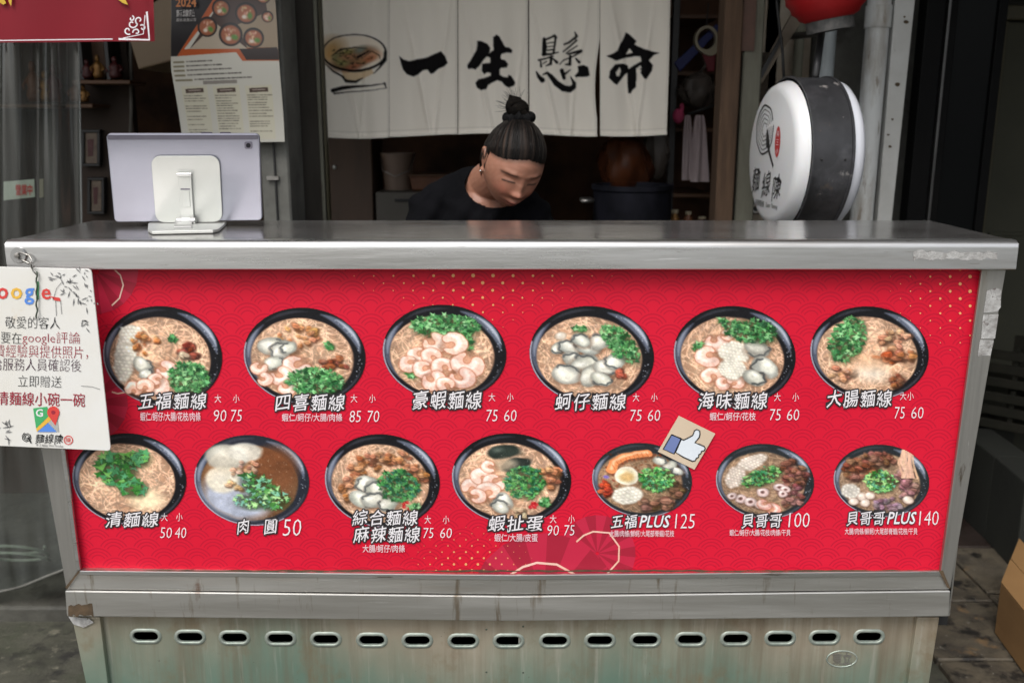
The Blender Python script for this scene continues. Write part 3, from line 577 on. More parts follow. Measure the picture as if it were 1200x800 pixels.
def grid_part(name, nx, ny, fn, colors, m, parent, mask=None, smooth=True, kind=None):
    """grid of nx x ny points placed by fn(U,V) (arrays 0..1, v down) with printed colours (sRGB 0-255)"""
    U, V = np.meshgrid(np.linspace(0, 1, nx), np.linspace(0, 1, ny)); X, Y, Z = fn(U, V)
    o0 = np.array(parent['_o']); co = np.stack([X, Y, Z], -1).reshape(-1, 3) - o0
    idx = np.arange(nx * ny).reshape(ny, nx)
    q = np.stack([idx[:-1, :-1], idx[1:, :-1], idx[1:, 1:], idx[:-1, 1:]], -1).reshape(-1, 4)
    if mask is not None:
        k = mask[:-1, :-1] & mask[1:, :-1] & mask[1:, 1:] & mask[:-1, 1:]; q = q[k.reshape(-1)]
        used = np.unique(q); remap = -np.ones(nx * ny, int); remap[used] = np.arange(len(used)); q = remap[q]; co = co[used]
    me = bpy.data.meshes.new(name); n = len(q)
    me.vertices.add(len(co)); me.vertices.foreach_set('co', co.astype(np.float32).ravel())
    me.loops.add(4 * n); me.loops.foreach_set('vertex_index', q.astype(np.int32).ravel())
    me.polygons.add(n); me.polygons.foreach_set('loop_start', np.arange(0, 4 * n, 4, dtype=np.int32))
    try: me.polygons.foreach_set('loop_total', np.full(n, 4, np.int32))
    except Exception: pass
    me.update(calc_edges=True)
    cl = lin(np.clip(colors, 0, 255)).reshape(-1, 3)
    if mask is not None: cl = cl[used]
    a = me.color_attributes.new('print', 'FLOAT_COLOR', 'POINT'); a.data.foreach_set('color', np.concatenate([cl, np.ones((len(cl), 1))], 1).astype(np.float32).ravel())
    return link(name, me, m, parent, smooth)

# ---------------------------------------------------------------- lettering
_fc = {}
def glyph_mesh(body, offset=0., shear=0., res=2, sp=1.):
    c = bpy.data.curves.new('lettering', 'FONT'); c.body = body; c.resolution_u = res; c.space_character = sp; c.shear = shear; c.offset = offset
    c.align_x = 'LEFT'
    o = bpy.data.objects.new('lettering_source', c); me = bpy.data.meshes.new_from_object(o)
    v = np.empty(len(me.vertices) * 3); me.vertices.foreach_get('co', v); v = v.reshape(-1, 3)[:, :2].copy()
    f = [tuple(p.vertices) for p in me.polygons]
    bpy.data.meshes.remove(me); bpy.data.objects.remove(o); bpy.data.curves.remove(c)
    return v, f
def letters(name, body, box, Y, m, parent, offset=0., shear=0., rise=0., outline=None, gap=.0006, om=None, rough=0., fn=None, skew=0., bold=0., sp=1.):
    """lettering whose outline fills box=(u0,u1,v0,v1) on the plane Y; outline = width (em) of a dark edge laid under it"""
    v, f = glyph_mesh(body, offset, shear, 2, sp); lo = v.min(0); hi = v.max(0)
    def place(v, f, nm, mm, yy, par, layer=None):
        v = v.copy()
        if rise: v[:, 1] += rise * ((v[:, 0] % sp) - .5)
        if rough:
            v[:, 0] += rough * np.sin(v[:, 1] * 23 + v[:, 0] * 5); v[:, 1] += rough * np.sin(v[:, 0] * 19 + 1)
        un = (v[:, 0] - lo[0]) / (hi[0] - lo[0]); vn = (hi[1] - v[:, 1]) / (hi[1] - lo[1])
        uu = box[0] + un * (box[1] - box[0]); vv = box[2] + vn * (box[3] - box[2]) + skew * (un - .5)
        X, YY, Z = at_np(uu, vv, yy); o0 = par['_o']
        YY = np.full(len(X), yy) - (layer if layer is not None else 0)
        me = bpy.data.meshes.new(nm); me.from_pydata([(float(a) - o0[0], float(b_) - o0[1], float(c_) - o0[2]) for a, b_, c_ in zip(X, YY, Z)], [], f)
        return link(nm, me, mm, par)
    if bold:
        k = [(0, 0), (bold, bold * .8), (-bold * .6, -bold * .6), (bold * .3, -bold)]; nv = len(v)
        f = [tuple(i + nv * q for i in ff) for q in range(len(k)) for ff in f]; v = np.concatenate([v + np.array(d) for d in k]); layer = np.repeat(np.arange(len(k)), nv) * 2e-5
    else: layer = None
    o = place(v, f, name, m, Y, parent, layer)
    if outline:
        v2, f2 = glyph_mesh(body, offset, shear, 2, sp); nv = len(v2); k = [(outline * math.cos(a), outline * math.sin(a)) for a in np.linspace(0, 2*PI, 10)[:-1]] + [(0, 0)]
        f2 = [tuple(i + nv * q for i in ff) for q in range(len(k)) for ff in f2]; v2 = np.concatenate([v2 + np.array(d) for d in k])
        place(v2, f2, name + '_outline', om or M['black_print'], Y + gap, o, np.repeat(np.arange(len(k)), nv) * 3e-5)
    return o
def flat(name, polys, Y, m, parent):
    b = MB()
    for p in polys: q = px(p, Y); b.add(q, [tuple(range(len(q)))])
    return b.build(name, m, parent)
def ribbon(pts, wd):
    """polyline in photo pixels -> list of quads"""
    out = []; W = wd if hasattr(wd, '__len__') else [wd] * len(pts); L = []; Rr_ = []
    for i, p in enumerate(pts):
        a = pts[max(0, i - 1)]; b_ = pts[min(len(pts) - 1, i + 1)]; dx, dy = b_[0] - a[0], b_[1] - a[1]; d = math.hypot(dx, dy) or 1
        nx_, ny_ = -dy / d * W[i], dx / d * W[i]; L.append((p[0] + nx_, p[1] + ny_)); Rr_.append((p[0] - nx_, p[1] - ny_))
    for i in range(len(pts) - 1): out.append([L[i], L[i+1], Rr_[i+1], Rr_[i]])
    return out
def atz(u, v, z):
    d = FW + Vector((1, 0, 0)) * ((u - 600) / FPX) - UPV * ((v - 400) / FPX)
    k = (z - CAMZ) / d.z
    return Vector((d.x * k, d.y * k, z))
TOPZ = 1.192
# ================================================================ setting: ground, street, shop shell
b = MB(); b.add([(-60, -60, 0), (60, -60, 0), (60, 2.45, 0), (-60, 2.45, 0)], [(0, 1, 2, 3)])
struct(b.build('street', M['asphalt'])); tag(C.objects['street'], 'grey asphalt street in front of the cart')
b = MB(); b.box(-3.2, 1.12, 2.45, 5.4, -.05, .045); struct(b.build('shop_floor', M['floor'], bevel=.008)); tag(C.objects['shop_floor'], 'dirty wet grey concrete floor inside the shop')
b = MB()
fl = thing('side_floor', 'stained stone tile floor of the dark passage on the right', None, (1.9, 3, 0)); del fl['label']; fl['kind'] = 'structure'
k = 0
for i in range(-1, 6):
    for j in range(0, 9):
        x0 = 1.12 + i * .31; y0 = 1.6 + j * .31 + .05 * (i % 2)
        if x0 < 1.1: continue
        tb = MB(); z = .02 + rr(-.002, .003)
        tb.box(x0 + .004, x0 + .306, y0 + .004, y0 + .306, -.03, z); k += 1
        tb.build('tile', M['floor_s'] if y0 < 2.75 else M['floor_r'], fl, bevel=.004, seg=1)
def wallbox(name, x0, x1, y0, y1, z0, z1, m, label):
    o = MB().box(x0, x1, y0, y1, z0, z1).build(name, m); struct(o); o['label'] = label; return o
wallbox('back_wall', -3.2, 1.0, 5.4, 5.5, 0, 3.2, M['wall_in'], 'dark brown back wall of the shop')
wallbox('left_wall', -3.3, -3.2, 2.3, 5.5, 0, 3.2, M['wall_in'], 'dark brown side wall of the shop')
wallbox('ceiling', -3.3, 4.2, 2.02, 5.5, 2.35, 2.45, M['ceil'], 'dark ceiling over the shop front')
wallbox('passage_shade_slab', .98, 4.2, 1.15, 2.018, 2.36, 2.42, M['ceil'], 'added dark slab, out of view, shading the passage on the right')  # unseen slab added overhead to keep skylight off the passage
wallbox('upper_wall', -9, 9, 2.14, 2.3, 2.45, 9.0, M['facade'], 'grey rendered facade above the shop front')
wallbox('alley_back_wall', .98, 4.2, 4.6, 4.7, 0, 2.35, M['tile_w'], 'dark back wall of the passage')
wallbox('inner_partition', .80, .84, 3.10, 5.4, .04, 2.35, M['wall_in'], 'dark partition between shop and passage')
wallbox('alley_side_wall', 3.2, 3.3, 1.8, 4.7, 0, 2.35, M['tile_w'], 'dark side wall of the passage')
wallbox('left_pier', -9, -3.2, 2.15, 2.32, 0, 2.45, M['conc'], 'grey pier left of the shop front')
wallbox('right_pier', 3.2, 9, 2.15, 2.3, 0, 2.45, M['conc'], 'grey pier right of the passage')

# ================================================================ the cart
cart = thing('food_cart', 'stainless steel stall cart with a long counter top, red menu panel and slotted base', 'food cart', (0, 1.86, 0))
YF = 1.700
# counter top: sheet with rolled front edge
xl, xr = at(5, 283, 1.68).x, at(1194, 283, 1.68).x
prof = [(2.045, TOPZ + .000), (1.706, TOPZ + .001)]
for k in range(7):
    a = R(90 * k / 6); prof.append((1.693 - .013 * math.sin(a), TOPZ - .013 + .014 * math.cos(a)))
prof += [(1.679, TOPZ - .050), (1.690, TOPZ - .051), (1.690, TOPZ - .022), (2.045, TOPZ - .022)]
def extrude_x(prof, x0, x1):
    n = len(prof); v = [(x0, y, z) for y, z in prof] + [(x1, y, z) for y, z in prof]
    return v, [tuple(range(n))[::-1], tuple(range(n, 2*n))] + [(i, (i+1) % n, (i+1) % n + n, i + n) for i in range(n)]
top = MB(); v, f = extrude_x([(2.045, TOPZ), (1.7075, TOPZ), (1.7075, TOPZ - .02), (2.045, TOPZ - .02)], xl + .001, xr - .001); top.add(v, f)
top.build('counter_top', M['steel_top'], cart, bevel=.0015)
tr = MB(); n = 8; pr = [(1.7085, TOPZ + .0008)] + [(1.693 - .0135 * math.sin(R(90 * k / n)), TOPZ - .0125 + .0135 * math.cos(R(90 * k / n))) for k in range(n + 1)] + [(1.6785, TOPZ - .0500), (1.681, TOPZ - .052), (1.695, TOPZ - .052), (1.695, TOPZ - .0205), (1.7085, TOPZ - .0205)]
v, f = extrude_x(pr, xl, xr); tr.add(v, f); tr.build('edge_trim', M['steel_trim'], cart, smooth=3, bevel=0)
for s_, xx in ((-1, xl), (1, xr)):
    e = MB(); e.box(min(xx, xx + s_ * .0025), max(xx, xx + s_ * .0025), 1.6815, 2.045, TOPZ - .050, TOPZ - .004); e.build('end_trim', M['steel_trim'], cart, bevel=.001, seg=1)
def slab(pts, Y, d, name, m, par, bevel=.0015):
    return MB().prism(px(pts, Y), (0, d, 0)).build(name, m, par, bevel=bevel)
slab([(9, 308), (47, 308), (92.5, 667.5), (77.5, 689.5)], YF, .034, 'frame_post', M['steel_post'], cart)
slab([(1154, 308), (1180.5, 308), (1114, 689.5), (1103.5, 670.5)], YF, .034, 'frame_post', M['steel_post'], cart)
slab([(78.5, 690), (93.5, 668), (600, 675.5), (1103, 671), (1113, 690), (600, 696)], YF, .034, 'frame_rail', M['steel'], cart)
slab([(94, 668.5), (600, 673.6), (1102, 669), (1103, 674.5), (600, 679.5), (93, 673.2)], YF - .0035, .006, 'inner_lip', M['steel_trim'], cart, .001)
slab([(71, 527), (76, 527), (94, 668), (90, 668)], YF - .0035, .006, 'inner_lip', M['steel_trim'], cart, .001)
slab([(1151.5, 309), (1155, 309), (1106, 670), (1102.5, 670)], YF - .0025, .006, 'inner_lip', M['steel_post'], cart, .001)
slab([(76, 692), (600, 698.5), (1114, 692), (1112, 722), (600, 727.5), (78, 722)], YF - .003, .045, 'lower_rail', M['steel'], cart, .002)
# top rail behind the rolled edge + back box of the cart
b = MB(); b.box(xl + .02, xr - .02, 1.736, 2.03, .40, TOPZ - .024).box(-.78, .76, 1.746, 2.03, .12, .399); b.build('cart_body', M['hole'], cart)
for xx in (xl + .015, xr - .030):
    MB().box(xx, xx + .014, 1.736, 2.035, .42, TOPZ - .023).build('side_panel', M['steel_post'], cart, bevel=.001, seg=1)
# base: corner posts and slotted panel
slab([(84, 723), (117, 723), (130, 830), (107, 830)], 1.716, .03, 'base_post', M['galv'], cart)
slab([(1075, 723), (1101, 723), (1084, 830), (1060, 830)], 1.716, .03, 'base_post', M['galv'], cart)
slots = [(171, 744.5), (223, 745.5), (275, 746.3), (329, 747.2), (382, 748.2), (436, 749), (489, 749.5), (543, 750), (596, 750), (650, 749.8), (703, 749.5), (756, 749), (809, 748.3), (862, 747.5), (914, 746.8), (966, 746), (1018, 745.2)]
YB = 1.730
cu = bpy.data.curves.new('base_outline', 'CURVE'); cu.dimensions = '2D'; cu.fill_mode = 'BOTH'; cu.extrude = .0015
def spl(pts):
    s_ = cu.splines.new('POLY'); s_.points.add(len(pts) - 1)
    for q, p in zip(s_.points, pts): q.co = (p[0], p[1], 0, 1)
    s_.use_cyclic_u = True
p0, p1, p2, p3 = at(114, 715, YB), at(1079, 715, YB), at(1060, 830, YB), at(121, 830, YB); zb = .16
spl([(p0.x, p0.z), (p1.x, p1.z), (p2.x, zb), (p3.x, zb)])
def stad(cx, cz, a, r, n=8):
    return [(cx + a + r * math.cos(t), cz + r * math.sin(t)) for t in np.linspace(-PI/2, PI/2, n)] + [(cx - a + r * math.cos(t), cz + r * math.sin(t)) for t in np.linspace(PI/2, 3*PI/2, n)]
sc = [at(u, v_, YB) for u, v_ in slots]
HA, HR = .0155, .0098
for p in sc: spl(stad(p.x, p.z, HA, HR + .0035))
co_ = bpy.data.objects.new('base_outline', cu); me = bpy.data.meshes.new_from_object(co_); bpy.data.objects.remove(co_)
oo = Vector(cart['_o'])
for v_ in me.vertices: x, z, d = v_.co; v_.co = (x - oo.x, YB - d - oo.y, z - oo.z)
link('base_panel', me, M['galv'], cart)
MB().box(-.77, .76, 1.7305 + .004, 1.7345, .17, .50).build('dark_liner', M['hole'], cart)
rim0 = None
for i, p in enumerate(sc):
    if rim0 is None:
        vs = []; fs = []; rings = [(HR, .0035), (HR, -.0005), (HR + .0016, -.0028), (HR + .0036, -.0022), (HR + .0066, -.0019), (HR + .0078, .0002)]
        for r_, dy in rings:
            for (x, z) in stad(0, 0, HA, r_): vs.append((x, dy, z))
        n = 16
        for a in range(len(rings) - 1):
            for k in range(n): fs.append((a*n+k, a*n+(k+1) % n, (a+1)*n+(k+1) % n, (a+1)*n+k))
        me = bpy.data.meshes.new('slot_rim'); me.from_pydata(vs, [], fs); rim0 = link('slot_rim', me, M['galv_rim'], cart, smooth=True); o = rim0
    else: o = rim0.copy(); C.objects.link(o); o.parent = cart
    o.location = Vector((p.x, YB - .0015, p.z)) - oo
slab([(607.5, 745), (611, 745), (611, 757), (607.5, 757)], 1.7335, .001, 'inner_bracket', M['steel'], cart, 0)
for u, v_ in ((570, 737), (613, 733.5), (570, 787), (613, 787.5)):
    MB().ball(at(u, v_, YB - .002), (.0022, .001, .0022), 8, 5).build('rivet', M['wire_g'], cart, smooth=True)
# embossed maker's oval with its two characters
e = MB(); c0 = at(986.5, 771.5, YB - .0017); ring_ = [(.029, .017, .0), (.030, .0178, -.0014), (.0315, .0190, -.0014), (.0325, .0198, .0)]; vs = []; fs = []
for a, c_, dy in ring_: vs += [(c0.x + a * math.cos(2*PI*k/32), c0.y + dy, c0.z + c_ * math.sin(2*PI*k/32)) for k in range(32)]
for a in range(3):
    for k in range(32): fs.append((a*32+k, a*32+(k+1) % 32, (a+1)*32+(k+1) % 32, (a+1)*32+k))
emb = e.add(vs, fs).build('embossed_badge', M['galv_rim'], cart, smooth=True)
letters('lettering', '東立', (975.5, 998, 764.5, 778.5), YB - .0026, M['steel_post'], emb, 0, bold=.02)
# old tape residue, seams, rust marks
def ragged(u0, u1, v0, v1, n=14, j=1.5):
    a = [(u0 + (u1 - u0) * k / n, v0 + rr(-j, j)) for k in range(n + 1)]; c_ = [(u1 + rr(-j, j) - (u1 - u0) * k / n, v1 + rr(-j, j)) for k in range(n + 1)]; return a + c_
flat('tape_residue', [ragged(1070, 1169, 294.5, 304, 18, 2.2)], 1.6782, M['residue'], cart)
for q in ([(1156, 341), (1167, 337), (1173, 340), (1172, 360), (1169, 365), (1152, 366)], [(1152, 369), (1170, 368), (1166, 396), (1149, 396)], [(1149, 398), (1165, 398), (1161, 416), (1146, 417)]):
    flat('tape_residue', [[(a + rr(-.8, .8), c_ + rr(-.8, .8)) for a, c_ in q]], YF - .0006, M['residue'], cart)
flat('tape_residue', [[(80, 722), (104, 724), (110, 729), (98, 735), (86, 731)]], 1.712, M['residue'], cart)
M['rustm'] = mat('rust_and_grease', (.10, .065, .035), .9, var=((.05, .035, .02), 60, .9), bump=(80, .5))
flat('rust_mark', [ragged(80, 108, 708, 721, 9, 2)], YF - .0036, M['rustm'], cart)
flat('rust_mark', [[(76, 688), (92, 668.5), (94, 669), (88, 677), (79, 690)]], YF - .0040, M['rustm'], cart)
flat('rust_mark', [[(1100, 668), (1105, 668), (1114, 690), (1110, 688)]], YF - .0040, M['rustm'], cart)
flat('rust_mark', [ragged(96, 1101, 667.6, 669.6, 90, .7)], YF + .001, M['rustm'], cart)
# bolt, washer and link plate at the left end of the trim
c0 = at(22, 299, 1.678); MR = Matrix.Rotation(R(90), 4, 'X')
bt = thing('hanging_bolt', 'x', None, c0)
del bt['label']
bt.parent = cart; bt.location = Vector(c0) - oo
MM = Matrix.Translation(c0) @ MR
MB().lathe([(.0045, .0), (.0135, .0), (.0145, .002), (.0135, .0035), (.0045, .0035)], 24, MM).build('washer', M['silver_d'], bt, smooth=3)
MB().lathe([(.0001, .0095), (.0045, .0090), (.0052, .0035), (.0052, .003)], 6, MM).build('bolt_head', M['wire'], bt)
MB().tube([at(22, 296, 1.674), at(34, 299, 1.673), at(38, 305, 1.672), at(34, 309, 1.672), at(22, 303, 1.673)], .0016, 8).build('shackle', M['wire'], bt, smooth=True)

# ================================================================ menu board
board = thing('menu_board', 'red printed menu panel with thirteen photographed noodle bowls and prices', 'menu board', (0, 1.712, .45))
YP = 1.712
MB().prism(px([(40, 300), (1160, 300), (1106, 674), (600, 679), (92, 674)], YP), (0, .004, 0)).build('panel', M['board'], board)
def clipv(P, vmax):
    out = []
    for i in range(len(P)):
        a, c_ = P[i - 1], P[i]
        if (a[1] <= vmax) != (c_[1] <= vmax):
            t = (vmax - a[1]) / (c_[1] - a[1]); out.append((a[0] + t * (c_[0] - a[0]), vmax))
        if c_[1] <= vmax: out.append(c_)
    return out
def fan(cx, cy, r0, r1, n, ph, vmax=672.5, a0=0, a1=2*PI, umin=None, dy=.0004, vmin=312):
    A = []; B = []
    for k in range(n):
        t0 = a0 + (a1 - a0) * k / n + ph; t1 = a0 + (a1 - a0) * (k + 1) / n + ph
        P = [(cx + r0 * math.cos(t0), cy + r0 * math.sin(t0)), (cx + r1 * math.cos(t0), cy + r1 * math.sin(t0)), (cx + r1 * math.cos(t1), cy + r1 * math.sin(t1)), (cx + r0 * math.cos(t1), cy + r0 * math.sin(t1))]
        P = clipv(P, vmax); P = [(a_, -b_) for a_, b_ in clipv([(a_, -b_) for a_, b_ in P], -vmin)] if len(P) > 2 else P
        if len(P) < 3: continue
        P = [(q[1], q[0]) for q in P]
        P = [(-q[1], q[0]) for q in P]
        lim = -(umin if umin else -999); P = clipv([(q[1], q[0]) for q in P], lim) if umin else [(q[1], q[0]) for q in P]
        P = [(-q[1], q[0]) for q in P]
        if len(P) > 2: (A if k % 2 else B).append(P)
    flat('fan_print', A, YP - dy, M['fan_a'], board); flat('fan_print', B, YP - dy, M['fan_b'], board)
fan(700, 648, 2, 45, 22, .1, dy=.0003)
fan(637, 712, 20, 88, 20, .05, dy=.0005)
fan(112, 318, 4, 50, 22, 0, umin=52); fan(104, 472, 4, 46, 20, .1, umin=72)
for P, w_ in (([(597.5, 673.5), (612.5, 664), (629, 659), (652.5, 661), (675, 673.5)], 1.3), ([(675.5, 634.5), (684, 627), (695, 622.5), (714, 624), (725.5, 640), (725, 657), (711, 672.5)], 1.0), ([(131, 313), (141, 322.4), (144.4, 334), (140, 349.4), (131, 358)], .9), ([(131, 459), (138, 461), (146, 459.5)], .9)):
    flat('pale_line', ribbon(P, w_), YP - .0008, M['line_print'], board)
D = []
def dot(u, v_, r_): D.append([(u + r_ * math.cos(2*PI*k/8), v_ + r_ * math.sin(2*PI*k/8)) for k in range(8)])
for j in range(0, 26):
    for i in range(-3, 60):
        u = 100 + i * 23.3 + (11.6 if j % 2 else 0) - .0 * j; v_ = 314 + j * 8.6 + .06 * abs(u - 560) ** .5
        r1 = 2.5 - abs(u - 560) / 82 - (v_ - 318) / 38
        if 350 < u < 780 and r1 > .35 and v_ > 314: dot(u + rr(-.5, .5), v_, min(2.3, r1))
        r2 = 2.35 - math.hypot((u - 1150) * .8, (v_ - 335) * 1.0 if v_ > 335 else (v_ - 335) * .2) / 44
        if 960 < u < 1149 - (v_ - 313) * .13 and r2 > .35: dot(u, v_, min(2.3, r2))
for j in range(0, 14):
    for i in range(0, 16):
        u = 455 + i * 14 + (7 if j % 2 else 0); v_ = 668 - j * 7.2; r3 = 1.95 - math.hypot(u - 552, (v_ - 674) * 1.3) / 46
        if r3 > .3 and u < 640: dot(u, v_, r3)
o = flat('gold_dot_print', D, YP - .0007, M['gold_print'], board); o['kind'] = 'stuff'
bowls = [(190.5, 417, 68.5, 60), (357, 417, 70, 58), (521, 413, 71, 57.5), (693.5, 416, 71.5, 59), (861, 416, 70, 59), (1019, 413.5, 68, 56),
         (151.5, 561, 65.5, 55), (295, 562.5, 66, 54.5), (448, 563, 66, 56), (599.5, 560.5, 68.5, 54.5), (752.5, 562, 57.5, 44.5), (896.5, 563.5, 56.5, 45), (1033, 563, 55, 43.5)]
desc = ['squid, oysters, shrimp and coriander', 'oysters, shrimp, intestine and coriander', 'many shrimp under a band of coriander', 'grey oysters beside a strip of coriander', 'shrimp, squid and oysters under coriander', 'braised intestine with a tall heap of coriander',
        'plain noodles with large coriander leaves', 'translucent meatball in milky and brown sauce', 'meat strips, oysters, coriander and chili', 'black egg, shrimp and coriander', 'egg, scored squid and pork strip', 'octopus rings and coriander', 'brown meat, fish balls and a mushroom strip']
for k, (cx, cy, rx, ry) in enumerate(bowls):
    n = 186 if k < 10 else 160; c = Can(-1.02, 1.02, -1.02, 1.02, n, n, (190, 20, 40)); RS = np.random.RandomState(100 + k); paint_dish(k, c); photo_finish(c, 40 + k)
    X, Y = np.meshgrid(c.x, c.y); mask = np.hypot(X, Y) <= 1.005; th = R(24); a_, b_ = 1.035, .965
    def fn(U, V, cx=cx, cy=cy, rx=rx, ry=ry, th=th):
        x = (U * 2 - 1) * 1.02; y = (V * 2 - 1) * 1.02; ct, st = math.cos(th), math.sin(th)
        p = (x * ct + y * st) * a_; q = (-x * st + y * ct) * b_; return at_np(cx + (p * ct - q * st) * rx, cy + (p * st + q * ct) * ry, YP - .0011)
    g = np.clip((np.clip(c.I, 0, 255) - 118) * 1.08 + 124, 0, 255)
    lum = g.mean(-1, keepdims=True); g = lum + (g - lum) * 1.02
    o = grid_part('dish_picture', n, n, fn, np.clip(g + RS.normal(0, 5, g.shape[:2])[..., None], 0, 255), M['bowl_print'], board, mask); o['label'] = 'printed bowl of ' + desc[k]
RS = np.random.RandomState(5)
YT = YP - .0026
NM = [('五福麵線', 162, 241.6, 460, 479), ('四喜麵線', 322.5, 403.8, 461.7, 481), ('豪蝦麵線', 483.5, 564.2, 458, 479), ('蚵仔麵線', 650.4, 733.2, 460.8, 480), ('海味麵線', 818.2, 899, 459.4, 479), ('大腸麵線', 968.5, 1045, 457, 476.5),
      ('清麵線', 123.7, 185.5, 600, 617), ('肉', 278, 292, 608, 625), ('圓', 309.5, 325, 607.5, 625), ('綜合麵線', 412.5, 489.5, 597.5, 615), ('麻辣麵線', 413.8, 492, 616.5, 635), ('蝦扯蛋', 571.8, 636.3, 604, 622),
      ('五福', 716, 747, 603, 618.3), ('貝哥哥', 869, 916.3, 602.5, 618), ('貝哥哥', 992, 1037, 599.8, 615)]
for t, u0, u1, v0, v1 in NM: letters('dish_name', t, (u0, u1, v0, v1), YT, M['white_print'], board, 0, .12, .14, outline=.095, rough=.006, bold=.007, sp=1.13 if len(t) > 1 else 1.)
for u0, u1, v0, v1 in ((749, 785.5, 603.5, 617.5), (1039.5, 1073.8, 599.5, 613.5)): letters('dish_name', 'PLUS', (u0, u1, v0, v1), YT, M['white_print'], board, .0, .28, outline=.06, bold=.02)
PR = [('90', 250.5, 265.3, 480, 493.5), ('75', 270.7, 283.5, 480, 493.5), ('85', 409.5, 423, 481, 494.3), ('70', 430.7, 444.4, 481, 494.3), ('75', 570, 583.2, 480, 493.4), ('60', 590.8, 605.3, 480, 493.4), ('75', 738.8, 751.9, 480, 493),
      ('60', 759.3, 773.7, 480, 493), ('75', 902.3, 915, 479.3, 492.3), ('60', 922.2, 936.6, 479.3, 492.3), ('75', 1048.5, 1060.3, 476.7, 490.2), ('60', 1068, 1082.2, 476.7, 490.2), ('50', 187.5, 201.4, 617.6, 630), ('40', 205, 218.2, 617.6, 630),
      ('50', 331.3, 353, 608, 627.5), ('75', 496.3, 508, 618.3, 630), ('60', 515.8, 529.5, 618.3, 630), ('90', 641.5, 655, 615, 627), ('75', 661.3, 673.3, 615, 627), ('125', 790.8, 814.3, 601.8, 618.8), ('100', 923.8, 948.8, 600.5, 617.5), ('140', 1076.8, 1100, 598.4, 615)]
for t, u0, u1, v0, v1 in PR: letters('price', t, (u0, u1, v0, v1), YT, M['white_print'], board, -.012, .12)
for u0, v0 in ((251.5, 462), (411, 461.8), (572.7, 460.4), (741.5, 460.6), (907.2, 460.2), (1054.6, 459), (188.8, 600.6), (497.4, 603.8), (644.4, 603)):
    letters('size_word', '大', (u0, u0 + 7.6, v0, v0 + 9.6), YT, M['white_print'], board, -.008)
    du = 21.6 if u0 not in (1054.6, 188.8) else (8.8 if u0 == 1054.6 else 17.6)
    letters('size_word', '小', (u0 + du, u0 + du + 7.4, v0, v0 + 9.6), YT, M['white_print'], board, -.008)
DS = [('蝦仁/蚵仔/大腸/花枝/肉條', 164.4, 235, 482.7, 493), ('蝦仁/蚵仔/大腸/肉條', 330.4, 401, 484.3, 493.5), ('蝦仁/蚵仔/花枝', 831.8, 885.6, 483, 492.4), ('大腸/蚵仔/肉條', 425, 474.3, 638, 646.8), ('蝦仁/大腸/皮蛋', 579.5, 630, 625, 634.3),
      ('大腸/肉條/鮮蚵/大尾部脊蝦/花枝', 714.6, 790, 621, 628.6), ('蝦仁/蚵仔/大腸/花枝/肉條/干貝', 855, 926.2, 620, 627.4), ('大腸/肉條/鮮蚵/大尾部脊蝦/花枝/干貝', 990, 1075, 618.4, 626)]
for t, u0, u1, v0, v1 in DS: letters('ingredient_line', t, (u0, u1, v0, v1), YT, M['pink_print'], board, 0, bold=.012)
# thumbs-up sticker stuck on the board
Q = [(795.5, 487), (838.2, 508), (813.8, 550), (771, 529)]
st = MB().prism(px(Q, YP - .0042), (0, .0012, 0)).build('thumb_sticker', M['kraft'], board); st['label'] = 'cream square sticker with a blue-cuffed thumbs-up'
def cv(P, ox, oy, k): return [(ox + a / k, oy + c_ / k) for a, c_ in P]
cuff = cv([(235, 310), (355, 360), (265, 550), (130, 490)], 765, 480, 10.66)
hand = cv([(355, 365), (385, 378), (440, 352), (500, 318), (520, 262), (550, 245), (585, 262), (590, 300), (580, 345), (525, 410), (585, 432), (640, 455), (656, 482), (640, 510), (606, 520), (602, 545), (575, 560), (572, 590), (545, 605), (530, 635), (495, 642), (380, 590), (285, 530)], 765, 480, 10.66)
flat('cuff', [cuff], YP - .0046, M['thumb_b'], st); flat('hand', [hand], YP - .0046, M['thumb_w'], st)
flat('outline', ribbon(hand + hand[:2], .75) + ribbon(cuff + cuff[:2], .75), YP - .0049, M['ink'], st)

# ================================================================ tablet on its stand
tb = thing('tablet', 'lilac grey tablet seen from behind, leaning on a silver stand on the counter', 'tablet', (at(218, 260, 1.93).x, 1.93, TOPZ))
c4 = [at(124, 157, 1.862), at(304, 157, 1.868), at(307.5, 258.5, 1.925), at(134, 260.5, 1.920)]
def bil(u, v_, off=0.):
    p = (c4[0] * (1 - u) + c4[1] * u) * (1 - v_) + (c4[3] * (1 - u) + c4[2] * u) * v_; nrm = (c4[1] - c4[0]).cross(c4[3] - c4[0]).normalized()
    if nrm.y > 0: nrm = -nrm
    return p + nrm * off
def rrect(u0, u1, v0, v1, ru, rv, n=5, off=0.):
    out = []
    for (cu_, cv_, a0) in ((u0 + ru, v0 + rv, PI), (u1 - ru, v0 + rv, 1.5*PI), (u1 - ru, v1 - rv, 0), (u0 + ru, v1 - rv, .5*PI)):
        for k in range(n + 1):
            a = a0 + PI/2 * k / n; out.append(bil(cu_ + ru * math.cos(a), cv_ + rv * math.sin(a), off))
    return out
nrm = (bil(.5, .5, 1) - bil(.5, .5)).normalized()
MB().prism(rrect(0, 1, 0, 1, .03, .05), -nrm * .0075).build('case', M['tablet'], tb, bevel=.0022)
MB().prism(rrect(.004, .996, .006, .994, .03, .05, off=-.0074), -nrm * .0012).build('screen_edge', M['tablet_d'], tb)
MB().prism(rrect(.008, .992, .012, .062, .010, .020, off=.0006), -nrm * .0008).build('antenna_strip', M['tablet_d'], tb, bevel=.0002)
for a in (.62, .74): MB().prism(rrect(a, a + .07, -.012, .004, .01, .004, off=-.002), -nrm * .003).build('side_button', M['tablet_d'], tb)
